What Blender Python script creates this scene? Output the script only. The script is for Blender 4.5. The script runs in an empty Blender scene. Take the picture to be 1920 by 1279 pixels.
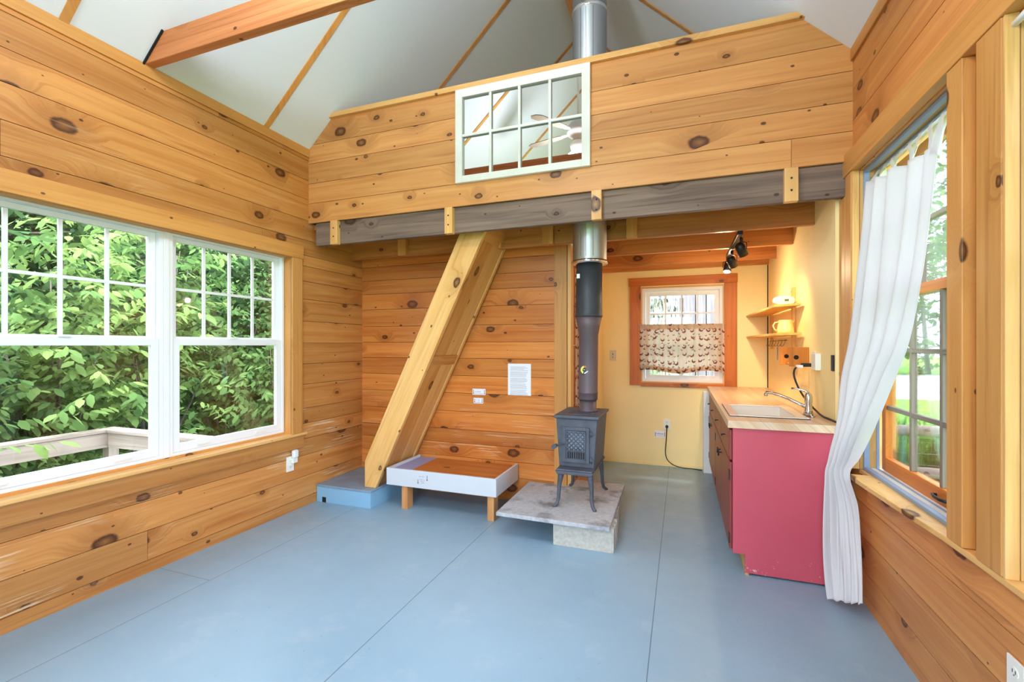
import bpy, math, random
import numpy as np
from mathutils import Matrix, Vector
random.seed(7)
S = bpy.context.scene
COL = S.collection

# ------------------------------------------------------------------ camera
YAW = math.radians(20.2218)
cam_d = bpy.data.cameras.new('camera')
cam = bpy.data.objects.new('camera', cam_d)
COL.objects.link(cam)
cam.location = (0, 0, 1.36)
cam.rotation_euler = (math.pi / 2, 0, YAW)
cam_d.sensor_fit = 'HORIZONTAL'
cam_d.sensor_width = 36
cam_d.lens = 36 * 866 / 1920
cam_d.shift_y = (647 - 639.5) / 1920
cam_d.clip_start = 0.02
cam_d.clip_end = 400
S.camera = cam

# ------------------------------------------------------------------ world, sun, exposure
SKY = 17.0
W = bpy.data.worlds.new('World')
S.world = W
W.use_nodes = True
bg = W.node_tree.nodes['Background']
bg.inputs[0].default_value = (0.715, 0.85, 1.0, 1)
bg.inputs[1].default_value = SKY
sun_d = bpy.data.lights.new('sun', 'SUN')
sun_d.energy = 8
sun_d.angle = math.radians(6)
sun_d.color = (1, 0.95, 0.85)
sun = bpy.data.objects.new('sun', sun_d)
COL.objects.link(sun)
sun.rotation_euler = Vector((-0.12, -0.45, -0.85)).to_track_quat('-Z', 'Y').to_euler()
S.view_settings.view_transform = 'Standard'
S.view_settings.look = 'None'
S.view_settings.gamma = 1
S.view_settings.use_curve_mapping = False
S.view_settings.exposure = -0.05
S.cycles.use_denoising = True
try:
    S.cycles.denoiser = 'OPENIMAGEDENOISE'
except Exception:
    pass
S.cycles.max_bounces = 10
S.cycles.diffuse_bounces = 6
S.cycles.glossy_bounces = 4
S.cycles.transparent_max_bounces = 16
S.cycles.sample_clamp_indirect = 8
S.cycles.caustics_reflective = False
S.cycles.caustics_refractive = False


def portal(loc, rot, sx, sy):
    d = bpy.data.lights.new('sky_portal', 'AREA')
    d.shape = 'RECTANGLE'
    d.size = sx
    d.size_y = sy
    d.cycles.is_portal = True
    o = bpy.data.objects.new('sky_portal', d)
    o.location = loc
    o.rotation_euler = rot
    COL.objects.link(o)


H2 = math.pi / 2
portal((-3.13, 1.91, 1.35), (0, -H2, 0), 1.45, 2.0)      # faces +X
portal((1.10, 2.51, 1.5), (0, H2, 0), 1.6, 0.98)         # faces -X
portal((1.10, 1.11, 1.5), (0, H2, 0), 1.6, 1.2)
portal((-.5, -1.5, 1.1), (H2, 0, 0), 1.6, 2.05)
portal((-1.05, -1.5, 2.95), (H2, 0, 0), 2.2, .85)        # openings added above the rear doors
portal((-0.01, 5.62, 1.48), (-H2, 0, 0), 0.85, 1.05)
portal((-1.05, 5.62, 3.15), (-H2, 0, 0), 1.9, 1.0)


# ------------------------------------------------------------------ mesh builder
class MB:
    def __init__(s):
        s.v = []; s.f = []; s.uv = []; s.tone = []; s.sm = []

    def face(s, idx, uvs=None, tone=(.5, 0), smooth=False):
        s.f.append(tuple(idx))
        s.uv += uvs if uvs else [(0, 0)] * len(idx)
        s.tone += [tone] * len(idx)
        s.sm.append(smooth)

    def box(s, x0, x1, y0, y1, z0, z1, g=None, tone=None, wear=0, xf=None, uo=None):
        if x1 < x0: x0, x1 = x1, x0
        if y1 < y0: y0, y1 = y1, y0
        if z1 < z0: z0, z1 = z1, z0
        d = (x1 - x0, y1 - y0, z1 - z0)
        if g is None: g = max(range(3), key=lambda i: d[i])
        if tone is None: tone = random.random()
        if uo is None: uo = (random.random() * 40, random.random() * 40)
        P = [(x, y, z) for z in (z0, z1) for y in (y0, y1) for x in (x0, x1)]
        b = len(s.v)
        s.v += [tuple(xf @ Vector(p)) if xf is not None else p for p in P]
        o = [i for i in range(3) if i != g]
        for q in ((0, 2, 3, 1), (4, 5, 7, 6), (0, 1, 5, 4), (2, 6, 7, 3), (0, 4, 6, 2), (1, 3, 7, 5)):
            uvs = [(P[i][g] + uo[0], P[i][o[0]] + P[i][o[1]] + uo[1]) for i in q]
            s.face([b + i for i in q], uvs, (tone, wear))
        return s

    def prism(s, pts, a, b_, axis, tone=None, uo=None, xf=None, g=None):
        """extrude a polygon (2d) along axis between a and b_"""
        if tone is None: tone = random.random()
        if uo is None: uo = (random.random() * 40, random.random() * 40)
        def P(p, t):
            if axis == 0: q = (t, p[0], p[1])
            elif axis == 1: q = (p[0], t, p[1])
            else: q = (p[0], p[1], t)
            return q
        ar = sum(pts[i][0] * pts[(i + 1) % len(pts)][1] - pts[(i + 1) % len(pts)][0] * pts[i][1] for i in range(len(pts)))
        if ar < 0: pts = pts[::-1]
        n = len(pts); b = len(s.v)
        lo = [P(p, a) for p in pts]; hi = [P(p, b_) for p in pts]
        A = lo + hi
        s.v += [tuple(xf @ Vector(p)) if xf is not None else p for p in A]
        if g is None: g = 0 if axis != 0 else 1
        o = [i for i in range(3) if i != g]
        U = lambda q: [(A[i][g] + uo[0], A[i][o[0]] + A[i][o[1]] + uo[1]) for i in q]
        flip = (axis == 1)
        q = list(range(n)) if flip else list(range(n))[::-1]
        if b_ < a: q = q[::-1]
        s.face([b + i for i in q], U(q), (tone, 0))
        q = [i + n for i in q[::-1]]
        s.face([b + i for i in q], U(q), (tone, 0))
        for i in range(n):
            j = (i + 1) % n
            q = [i, j, j + n, i + n]
            if flip: q = q[::-1]
            if b_ < a: q = q[::-1]
            s.face([b + k for k in q], U(q), (tone, 0))
        return s

    def tube(s, pts, r, n=10, caps=True, tone=.5):
        pts = [Vector(p) for p in pts]
        m = len(pts)
        rr = r if isinstance(r, (list, tuple)) else [r] * m
        b = len(s.v)
        up = Vector((0, 0, 1))
        prev = None
        L = 0
        Ls = []
        for i, p in enumerate(pts):
            t = (pts[min(i + 1, m - 1)] - pts[max(i - 1, 0)]).normalized()
            if i: L += (p - pts[i - 1]).length
            Ls.append(L)
            if prev is None:
                a = t.cross(up) if abs(t.dot(up)) < .95 else t.cross(Vector((1, 0, 0)))
            else:
                a = prev - t * prev.dot(t)
            a.normalize(); prev = a
            c = t.cross(a)
            for k in range(n):
                an = 2 * math.pi * k / n
                s.v.append(tuple(p + (a * math.cos(an) + c * math.sin(an)) * rr[i]))
        for i in range(m - 1):
            for k in range(n):
                k2 = (k + 1) % n
                q = [b + i * n + k, b + i * n + k2, b + (i + 1) * n + k2, b + (i + 1) * n + k]
                s.face(q, [(Ls[i], k / n * .2), (Ls[i], (k + 1) / n * .2), (Ls[i + 1], (k + 1) / n * .2), (Ls[i + 1], k / n * .2)], (tone, 0), True)
        if caps:
            s.face([b + k for k in range(n)][::-1], None, (tone, 0))
            s.face([b + (m - 1) * n + k for k in range(n)], None, (tone, 0))
        return s

    def lathe(s, prof, c=(0, 0, 0), n=24, xf=None, smooth=True, caps=True):
        b = len(s.v)
        for r, z in prof:
            for k in range(n):
                a = 2 * math.pi * k / n
                p = Vector((r * math.cos(a), r * math.sin(a), z))
                if xf is not None: p = xf @ p
                s.v.append((p.x + c[0], p.y + c[1], p.z + c[2]))
        m = len(prof)
        for i in range(m - 1):
            for k in range(n):
                k2 = (k + 1) % n
                s.face([b + i * n + k, b + i * n + k2, b + (i + 1) * n + k2, b + (i + 1) * n + k],
                       [(k / n, prof[i][1]), ((k + 1) / n, prof[i][1]), ((k + 1) / n, prof[i + 1][1]), (k / n, prof[i + 1][1])], (.5, 0), smooth)
        if caps:
            s.face([b + k for k in range(n)][::-1])
            s.face([b + (m - 1) * n + k for k in range(n)])
        return s

    def grid(s, rows, smooth=True, uv=None):
        b = len(s.v); m = len(rows); n = len(rows[0])
        for r in rows: s.v += [tuple(p) for p in r]
        for i in range(m - 1):
            for k in range(n - 1):
                q = [(i, k), (i, k + 1), (i + 1, k + 1), (i + 1, k)]
                s.face([b + a * n + c for a, c in q], [uv(a, c) if uv else (c / n, a / m) for a, c in q], (.5, 0), smooth)
        return s

    def build(s, name, mat, parent=None, bevel=0, solid=0):
        me = bpy.data.meshes.new(name)
        me.from_pydata(s.v, [], s.f)
        uvl = me.uv_layers.new(name='UVMap')
        uvl.data.foreach_set('uv', np.array(s.uv, dtype=np.float32).ravel())
        at = me.color_attributes.new('tone', 'FLOAT_COLOR', 'CORNER')
        t = np.array(s.tone, dtype=np.float32)
        at.data.foreach_set('color', np.concatenate([t, np.zeros_like(t[:, :1]), np.ones_like(t[:, :1])], 1).ravel())
        me.polygons.foreach_set('use_smooth', s.sm)
        me.materials.append(mat)
        me.update()
        o = bpy.data.objects.new(name, me)
        COL.objects.link(o)
        if parent is not None:
            o.parent = parent
            o.matrix_parent_inverse = Matrix.Translation(parent.location).inverted()
        if solid:
            md = o.modifiers.new('thickness', 'SOLIDIFY'); md.thickness = solid; md.offset = 0
        if bevel:
            md = o.modifiers.new('bevel', 'BEVEL'); md.width = bevel; md.segments = 2; md.limit_method = 'ANGLE'
            md.harden_normals = False
        return o


def tag(o, label=None, cat=None, group=None, kind=None):
    if label: o['label'] = label
    if cat: o['category'] = cat
    if group: o['group'] = group
    if kind: o['kind'] = kind
    return o


def thing(name, loc, label, cat, group=None, kind=None):
    o = bpy.data.objects.new(name, None)
    o.location = loc
    o.empty_display_size = .1
    COL.objects.link(o)
    return tag(o, label, cat, group, kind)


def structure(o):
    o['kind'] = 'structure'
    return o


# ------------------------------------------------------------------ materials
def lin(c):
    return tuple(((x / 255) / 12.92 if x / 255 <= .04045 else (((x / 255) + .055) / 1.055) ** 2.4) for x in c)


class NT:
    def __init__(s, name):
        s.m = bpy.data.materials.new(name)
        s.m.use_nodes = True
        s.t = s.m.node_tree
        s.b = s.t.nodes['Principled BSDF']
        s.out = s.t.nodes['Material Output']

    def n(s, typ, **k):
        nd = s.t.nodes.new(typ)
        for a, v in k.items():
            if a.startswith('i_'):
                nd.inputs[a[2:].replace('_', ' ')].default_value = v
            else:
                setattr(nd, a, v)
        return nd

    def l(s, a, b):
        s.t.links.new(a, b)

    def val(s, x, sock):
        if hasattr(x, 'is_linked') or hasattr(x, 'links'): s.l(x, sock)
        else: sock.default_value = x

    def math(s, op, a, b=None, c=None, clamp=False):
        nd = s.n('ShaderNodeMath', operation=op, use_clamp=clamp)
        s.val(a, nd.inputs[0])
        if b is not None: s.val(b, nd.inputs[1])
        if c is not None: s.val(c, nd.inputs[2])
        return nd.outputs[0]

    def comb(s, x, y, z=0.0):
        nd = s.n('ShaderNodeCombineXYZ')
        s.val(x, nd.inputs[0]); s.val(y, nd.inputs[1]); s.val(z, nd.inputs[2])
        return nd.outputs[0]

    def noise(s, vec, scale=1, detail=3, rough=.5, dist=0, dim='3D'):
        nd = s.n('ShaderNodeTexNoise', noise_dimensions=dim)
        s.l(vec, nd.inputs['Vector'])
        nd.inputs['Scale'].default_value = scale
        nd.inputs['Detail'].default_value = detail
        nd.inputs['Roughness'].default_value = rough
        nd.inputs['Distortion'].default_value = dist
        return nd.outputs[0]

    def ramp(s, fac, stops):
        nd = s.n('ShaderNodeValToRGB')
        s.l(fac, nd.inputs[0])
        el = nd.color_ramp.elements
        while len(el) < len(stops): el.new(.5)
        for e, (p, c) in zip(el, stops):
            e.position = p
            e.color = (*c, 1) if len(c) == 3 else c
        return nd.outputs[0]

    def mix(s, fac, a, b, typ='MIX'):
        nd = s.n('ShaderNodeMix', data_type='RGBA', blend_type=typ)
        s.val(fac, nd.inputs[0])
        for x, i in ((a, 6), (b, 7)):
            if isinstance(x, tuple): nd.inputs[i].default_value = (*x[:3], 1)
            else: s.l(x, nd.inputs[i])
        return nd.outputs[2]

    def bump(s, h, strength=.3, dist=.002):
        nd = s.n('ShaderNodeBump')
        nd.inputs['Strength'].default_value = strength
        nd.inputs['Distance'].default_value = dist
        s.l(h, nd.inputs['Height'])
        s.l(nd.outputs[0], s.b.inputs['Normal'])

    def map(s, x, a, b, c, d, smooth=False):
        nd = s.n('ShaderNodeMapRange', clamp=True)
        if smooth: nd.interpolation_type = 'SMOOTHSTEP'
        s.l(x, nd.inputs[0])
        for i, v in enumerate((a, b, c, d)): s.val(v, nd.inputs[i + 1])
        return nd.outputs[0]


def plain(name, rgb, rough=.5, metal=0, spec=.5, trans=0, bumpy=0, bscale=40, var=0, vscale=6):
    N = NT(name)
    c = lin(rgb)
    N.b.inputs['Base Color'].default_value = (*c, 1)
    N.b.inputs['Roughness'].default_value = rough
    N.b.inputs['Metallic'].default_value = metal
    N.b.inputs['Specular IOR Level'].default_value = spec
    co = N.n('ShaderNodeTexCoord').outputs['Object']
    if var:
        f = N.noise(co, vscale, 4, .6)
        f = N.map(f, .3, .7, 0, 1)
        N.l(N.mix(f, tuple(x * (1 - var) for x in c), tuple(min(1, x * (1 + var)) for x in c)), N.b.inputs['Base Color'])
    if bumpy:
        N.bump(N.noise(co, bscale, 4, .6), bumpy, .003)
    return N.m


def pine(name, light, dark, knots=1.0, rough=.42, wear=(232, 205, 170), tonevar=.16, knot=(70, 32, 14), grain=1.0, spec=.35):
    N = NT(name)
    L, D, K = lin(light), lin(dark), lin(knot)
    uvn = N.n('ShaderNodeUVMap', uv_map='UVMap')
    sep = N.n('ShaderNodeSeparateXYZ'); N.l(uvn.outputs[0], sep.inputs[0])
    u, v = sep.outputs[0], sep.outputs[1]
    at = N.n('ShaderNodeAttribute', attribute_name='tone')
    sa = N.n('ShaderNodeSeparateColor'); N.l(at.outputs['Color'], sa.inputs[0])
    tone, wr = sa.outputs[0], sa.outputs[1]

    def knotlayer(su, sv, thr, rmax, jit):
        vec = N.comb(N.math('MULTIPLY', u, su), N.math('MULTIPLY', v, sv))
        wob = N.noise(N.comb(N.math('MULTIPLY', u, 30), N.math('MULTIPLY', v, 30)), 1, 2)
        vo = N.n('ShaderNodeTexVoronoi', voronoi_dimensions='2D', feature='F1')
        vo.inputs['Scale'].default_value = 1
        vo.inputs['Randomness'].default_value = .95
        N.l(vec, vo.inputs['Vector'])
        sc = N.n('ShaderNodeSeparateColor'); N.l(vo.outputs['Color'], sc.inputs[0])
        thr = 1 - (1 - thr) * min(1.0, knots)
        R = N.map(sc.outputs[0], thr, 1.0, 0.0, rmax * min(1, .5 + knots * .5))
        present = N.math('GREATER_THAN', R, .0001)
        R = N.math('MAXIMUM', R, rmax * .32)
        d = N.math('ADD', vo.outputs['Distance'], N.math('MULTIPLY', N.math('SUBTRACT', wob, .5), jit))
        rel = N.math('DIVIDE', d, R)
        return rel, present
    rel, pres = knotlayer(1.9, 3.0, .28, .125, .045)
    rel2, pres2 = knotlayer(3.3, 5.2, .35, .055, .02)
    core = N.math('MULTIPLY', N.math('MULTIPLY', N.map(rel, .8, 1.15, 1, 0, True), pres), 1.0)
    ring = N.math('MULTIPLY', N.math('MULTIPLY', N.map(rel, .0, .75, .45, 1), 1.0), core)
    core2 = N.math('MULTIPLY', N.math('MULTIPLY', N.map(rel2, .7, 1.2, 1, 0, True), pres2), 1.0)
    halo = N.math('MULTIPLY', N.map(rel, 1.0, 4.2, 1, 0, True), pres)
    gv = N.math('ADD', N.math('MULTIPLY', v, 20), N.math('MULTIPLY', halo, 1.6))
    g1 = N.noise(N.comb(N.math('MULTIPLY', u, .9), gv, N.math('MULTIPLY', tone, 9)), 1, 3, .55, .6)
    g2 = N.noise(N.comb(N.math('MULTIPLY', u, 5), N.math('MULTIPLY', gv, 9)), 1, 3, .6)
    g3 = N.noise(N.comb(N.math('MULTIPLY', u, 1.3), N.math('MULTIPLY', v, 4)), 1, 2, .5)
    f = N.map(g1, .34, .68, 0, .85)
    col = N.mix(N.math('MULTIPLY', f, grain), L, D)
    fine = N.math('MULTIPLY', N.map(g2, .42, .7, 0, .16), grain)
    col = N.mix(fine, col, tuple(x * .62 for x in D))
    col = N.mix(N.map(g3, .35, .7, 0, .35), col, tuple(min(1, x * 1.15) for x in L))
    st = N.noise(N.comb(N.math('MULTIPLY', u, .8), N.math('MULTIPLY', gv, 1.7), N.math('MULTIPLY', tone, 5)), 1, 3, .6, .8)
    col = N.mix(N.math('MULTIPLY', N.map(st, .56, .70, 0, .5), grain), col, tuple(x * k for x, k in zip(D, (.72, .62, .5))))
    # board to board tone
    tv = N.math('MULTIPLY', N.math('SUBTRACT', tone, .5), 2 * tonevar)
    br = N.math('ADD', 1.0, tv)
    vm = N.n('ShaderNodeVectorMath', operation='SCALE'); N.l(col, vm.inputs[0]); N.l(br, vm.inputs['Scale'])
    col = vm.outputs[0]
    col = N.mix(N.math('MULTIPLY', halo, .38 * min(1, knots)), col, tuple(a * .55 + b * .25 for a, b in zip(D, K)))
    col = N.mix(N.math('MULTIPLY', ring, .93), col, K)
    col = N.mix(N.math('MULTIPLY', core2, .85), col, tuple(x * .9 for x in K))
    # worn streaks where the finish is scratched away
    w1 = N.noise(N.comb(N.math('MULTIPLY', u, 2.2), N.math('MULTIPLY', v, 95)), 1, 4, .65)
    w2 = N.noise(N.comb(N.math('MULTIPLY', u, 2.0), N.math('MULTIPLY', v, 5)), 1, 2)
    wm = N.math('MULTIPLY', N.map(w1, .52, .60, 0, 1), N.map(w2, .56, .66, 0, 1))
    wm = N.math('MULTIPLY', wm, wr)
    col = N.mix(N.math('MULTIPLY', wm, .8), col, lin(wear))
    N.l(col, N.b.inputs['Base Color'])
    N.b.inputs['Roughness'].default_value = rough
    N.b.inputs['Specular IOR Level'].default_value = spec
    N.bump(N.math('ADD', N.math('MULTIPLY', g2, .6), N.math('MULTIPLY', core, -.6)), .12, .002)
    return N.m


M = {}
M['pine'] = pine('honey pine boards', (204, 144, 80), (178, 108, 48))
M['pine_loft'] = pine('golden pine boards', (224, 164, 100), (202, 132, 70), tonevar=.12)
M['pine_wall'] = pine('amber pine boards', (212, 138, 68), (184, 98, 36), tonevar=.2, rough=.36)
M['pine_right'] = pine('warm pine boards', (216, 150, 84), (190, 114, 56))
M['pine_trim'] = pine('clear pine trim', (214, 156, 88), (194, 128, 60), knots=.55, tonevar=.1)
M['pine_pale'] = pine('pale pine', (230, 184, 118), (214, 156, 84), knots=.8, tonevar=.08)
M['pine_orange'] = pine('orange stained pine', (200, 116, 40), (170, 86, 22), knots=.9)
M['joist'] = pine('brown stained joist', (206, 138, 78), (166, 100, 50), knots=.8)
M['weathered'] = pine('weathered grey brown beam', (146, 124, 110), (92, 76, 68), knots=1, knot=(66, 40, 32), rough=.7, grain=1.1)
M['tie'] = pine('rough sawn tie beam', (206, 136, 88), (180, 106, 58), knots=.7, rough=.75)
M['ply'] = pine('varnished plywood top', (206, 128, 62), (178, 98, 40), knots=.1, rough=.4)
M['leg_wood'] = pine('bare spruce', (224, 164, 104), (206, 136, 78), knots=.4)
M['bamboo'] = pine('bamboo wood', (214, 136, 52), (186, 100, 30), knots=.1)
M['shelfwood'] = pine('light shelf wood', (226, 182, 104), (208, 154, 72), knots=.15)
M['butcher'] = pine('worn butcher block', (226, 200, 172), (204, 164, 122), knots=.1, rough=.35, tonevar=.05)
M['deckwood'] = pine('grey deck wood', (150, 134, 120), (104, 90, 80), knots=.3, rough=.8)
M['barn'] = pine('grey barn siding', (148, 134, 138), (96, 84, 88), knots=.2, rough=.85)
M['ceil'] = plain('ceiling paint', (224, 229, 237), .8, bumpy=.04, bscale=18)
M['white'] = plain('white vinyl', (236, 238, 240), .35)
M['white_paint'] = plain('old white paint', (232, 234, 228), .4, var=.04, vscale=9, bumpy=.08)
M['bench_white'] = plain('bench white paint', (206, 210, 216), .35, bumpy=.05)
M['bluegrey'] = plain('blue grey weatherstrip', (140, 160, 188), .4)
M['yellow'] = plain('yellow wall paint', (254, 230, 166), .6, bumpy=.08, bscale=25, var=.03, vscale=2)
M['black'] = plain('black metal', (18, 18, 20), .4)
M['blackplastic'] = plain('black plastic', (20, 20, 22), .5)
M['dark_gap'] = plain('dark gap', (26, 18, 14), .9)
M['chrome'] = plain('chrome', (225, 225, 228), .12, 1)
M['steel'] = plain('stainless chimney', (176, 180, 186), .42, 1)
M['steel_shade'] = plain('brushed steel', (150, 146, 144), .25, 1)
M['stove'] = plain('cast iron enamel grey', (78, 82, 94), .5, 0, .5, bumpy=.25, bscale=60, var=.22, vscale=14)
M['stovepipe'] = plain('black stovepipe', (56, 60, 66), .5, .2, var=.12, vscale=5)
M['stovepipe_hot'] = plain('heat discoloured stovepipe', (98, 84, 90), .5, .2, var=.12, vscale=5)
M['outlet'] = plain('outlet ivory', (240, 238, 228), .35)
M['slot'] = plain('outlet slots', (60, 58, 54), .6)
M['paper'] = plain('paper', (238, 240, 246), .6)
M['ink'] = plain('ink', (40, 44, 56), .7)
M['ink_pale'] = plain('pale print', (150, 156, 172), .7)
M['cream'] = plain('cream glaze', (244, 226, 150), .25)
M['clockwhite'] = plain('clock white', (245, 243, 236), .35)
M['lcd'] = plain('clock display', (90, 96, 90), .3)
M['sink'] = plain('sink enamel', (232, 226, 216), .18)
M['step_top'] = plain('darker step paint', (128, 150, 170), .5, var=.12, vscale=10)  # darker, greyer blue for the top board
M['step'] = plain('light blue step paint', (138, 184, 214), .4, var=.03)
M['lavender'] = plain('blue painted patch', (150, 158, 205), .4, var=.05)
M['fanblade'] = plain('fan blade', (136, 120, 98), .5)
M['brass'] = plain('aged white metal', (205, 203, 198), .4)
M['yellow_ink'] = plain('gauge yellow', (226, 214, 80), .4)
M['orange_ink'] = plain('gauge orange', (222, 96, 50), .4)
M['red_pink'] = None


def painted_red():
    N = NT('worn red cabinet paint')
    co = N.n('ShaderNodeTexCoord').outputs['Object']
    f = N.noise(co, 3, 3)
    base = N.mix(f, lin((200, 84, 100)), lin((186, 70, 88)))
    sp = N.noise(co, 38, 5, .7)
    sep = N.n('ShaderNodeSeparateXYZ'); N.l(co, sep.inputs[0])
    low = N.map(sep.outputs[2], .0, .22, .10, 0)       # chips sit near the kick
    chip = N.math('GREATER_THAN', N.math('ADD', sp, low), .722)
    N.l(N.mix(chip, base, lin((222, 200, 186))), N.b.inputs['Base Color'])
    N.b.inputs['Roughness'].default_value = .38
    N.bump(N.noise(co, 30, 3), .05, .002)
    return N.m


M['red'] = painted_red()
M['red_door'] = plain('brick red door paint', (142, 58, 52), .42, var=.05)


def floor_mat():
    N = NT('blue painted plywood floor')
    co = N.n('ShaderNodeTexCoord').outputs['Object']
    big = N.noise(co, 1.3, 3)
    base = N.mix(N.map(big, .3, .7, 0, 1), lin((138, 168, 190)), lin((150, 178, 198)))
    sp = N.noise(co, 34, 5, .75)
    base = N.mix(N.math('MULTIPLY', N.map(sp, .66, .72, 0, 1), .7), base, lin((74, 88, 98)))
    sc2 = N.noise(co, 4, 6, .7)
    base = N.mix(N.math('MULTIPLY', N.map(sc2, .56, .72, 0, 1), .35), base, lin((182, 196, 206)))
    sc = N.n('ShaderNodeSeparateXYZ'); N.l(co, sc.inputs[0])
    X, Y = sc.outputs[0], sc.outputs[1]
    m = None
    for ax, c in ((X, -.135), (X, -1.355), (X, -2.56)):
        d = N.math('ABSOLUTE', N.math('SUBTRACT', ax, c))
        g = N.map(d, .0012, .003, 1, 0)
        m = g if m is None else N.math('MAXIMUM', m, g)
    d = N.math('ABSOLUTE', N.math('SUBTRACT', Y, 1.90))
    g = N.math('MULTIPLY', N.map(d, .001, .0025, 1, 0), N.math('LESS_THAN', X, -2.56))
    m = N.math('MAXIMUM', m, g)
    base = N.mix(N.math('MULTIPLY', m, .65), base, lin((50, 62, 70)))
    N.l(base, N.b.inputs['Base Color'])
    rn = N.noise(co, 9, 4, .6)
    N.l(N.map(rn, .3, .7, .3, .5), N.b.inputs['Roughness'])
    worn = N.map(X, -.4, .3, .25, 1.0)
    h = N.noise(N.comb(N.math('MULTIPLY', X, 90), N.math('MULTIPLY', Y, 45)), 1, 4, .7)
    N.bump(N.math('SUBTRACT', N.math('MULTIPLY', h, worn), N.math('MULTIPLY', m, .8)), .35, .003)
    return N.m


M['floor'] = floor_mat()


def concrete(name, a, b, dark=None):
    N = NT(name)
    co = N.n('ShaderNodeTexCoord').outputs['Object']
    f = N.noise(co, 45, 5, .7)
    base = N.mix(N.map(f, .3, .7, 0, 1), lin(a), lin(b))
    if dark:
        s2 = N.noise(co, 5, 4, .6)
        base = N.mix(N.map(s2, .52, .68, 0, .75), base, lin(dark))
    N.l(base, N.b.inputs['Base Color'])
    N.b.inputs['Roughness'].default_value = .85
    N.bump(f, .5, .004)
    return N.m


M['slab'] = concrete('slate grey hearth slab', (196, 198, 202), (164, 166, 172), (92, 90, 92))
M['block'] = concrete('cinder block', (204, 200, 190), (172, 166, 156))


def glass_mat():
    N = NT('window glass')
    N.t.nodes.remove(N.b)
    fr = N.n('ShaderNodeFresnel'); fr.inputs[0].default_value = 1.45
    tr = N.n('ShaderNodeBsdfTransparent'); tr.inputs[0].default_value = (.97, .985, .98, 1)
    gl = N.n('ShaderNodeBsdfGlossy'); gl.inputs['Roughness'].default_value = .02
    mx = N.n('ShaderNodeMixShader')
    N.l(N.math('MULTIPLY', fr.outputs[0], .8), mx.inputs[0]); N.l(tr.outputs[0], mx.inputs[1]); N.l(gl.outputs[0], mx.inputs[2])
    N.l(mx.outputs[0], N.out.inputs[0])
    return N.m


M['glass'] = glass_mat()
M['mirror'] = plain('mirror glass', (226, 226, 224), .015, 1)


def fabric(name, base, transl=.35, pattern=None):
    N = NT(name)
    uvn = N.n('ShaderNodeUVMap', uv_map='UVMap').outputs[0]
    dif = N.n('ShaderNodeBsdfDiffuse'); tl = N.n('ShaderNodeBsdfTranslucent')
    c = lin(base)
    if pattern:
        sep = N.n('ShaderNodeSeparateXYZ'); N.l(uvn, sep.inputs[0])
        u, v = sep.outputs[0], sep.outputs[1]
        col = N.mix(0.0, c, c)
        def layer(col, s, ox, oy, r, colours, thr):
            vec = N.comb(N.math('MULTIPLY_ADD', u, s, ox), N.math('MULTIPLY_ADD', v, s, oy))
            vo = N.n('ShaderNodeTexVoronoi', voronoi_dimensions='2D'); N.l(vec, vo.inputs['Vector'])
            vo.inputs['Scale'].default_value = 1; vo.inputs['Randomness'].default_value = .35
            sub = N.n('ShaderNodeVectorMath', operation='SUBTRACT'); N.l(vec, sub.inputs[0]); N.l(vo.outputs['Position'], sub.inputs[1])
            s1 = N.n('ShaderNodeSeparateXYZ'); N.l(sub.outputs[0], s1.inputs[0])
            x, y = s1.outputs[0], s1.outputs[1]
            cc = N.n('ShaderNodeSeparateColor'); N.l(vo.outputs['Color'], cc.inputs[0])
            d1 = N.math('SQRT', N.math('ADD', N.math('MULTIPLY', x, x), N.math('MULTIPLY', y, y)))
            yo = N.math('SUBTRACT', y, r * .55)
            xo = N.math('SUBTRACT', x, N.math('MULTIPLY', N.math('SUBTRACT', cc.outputs[0], .5), r * .8))
            d2 = N.math('SQRT', N.math('ADD', N.math('MULTIPLY', xo, xo), N.math('MULTIPLY', yo, yo)))
            m = N.math('MULTIPLY', N.math('LESS_THAN', d1, r), N.math('GREATER_THAN', d2, r * .82))
            m = N.math('MULTIPLY', m, N.math('GREATER_THAN', cc.outputs[1], thr))
            k = N.mix(cc.outputs[2], colours[0], colours[1])
            return N.mix(N.math('MULTIPLY', m, .9), col, k)
        col = layer(col, 11.5, 0, 0, .27, (lin((116, 22, 40)), lin((150, 60, 30))), .12)
        col = layer(col, 17, 7.3, 2.1, .2, (lin((120, 60, 30)), lin((120, 118, 50))), .35)
        col = layer(col, 14, 3.3, 8.1, .17, (lin((150, 30, 50)), lin((190, 120, 60))), .4)
        N.l(col, dif.inputs[0]); N.l(col, tl.inputs[0])
    else:
        dif.inputs[0].default_value = (*c, 1); tl.inputs[0].default_value = (*c, 1)
    bp = N.n('ShaderNodeBump'); bp.inputs['Strength'].default_value = .15; bp.inputs['Distance'].default_value = .002
    co = N.n('ShaderNodeTexCoord').outputs['Object']
    N.l(N.noise(co, 60, 3), bp.inputs['Height'])
    N.l(bp.outputs[0], dif.inputs['Normal'])
    mx = N.n('ShaderNodeMixShader'); mx.inputs[0].default_value = transl
    N.l(dif.outputs[0], mx.inputs[1]); N.l(tl.outputs[0], mx.inputs[2])
    N.l(mx.outputs[0], N.out.inputs[0])
    N.t.nodes.remove(N.b)
    return N.m


M['linen'] = fabric('white cotton', (230, 226, 227), .3)
M['hens'] = fabric('printed hen cotton', (244, 232, 216), .62, True)
M['hens_hem'] = fabric('printed hen cotton hem', (208, 162, 106), .4, True)  # doubled hems pass less light, painted in as a darker tan


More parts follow.
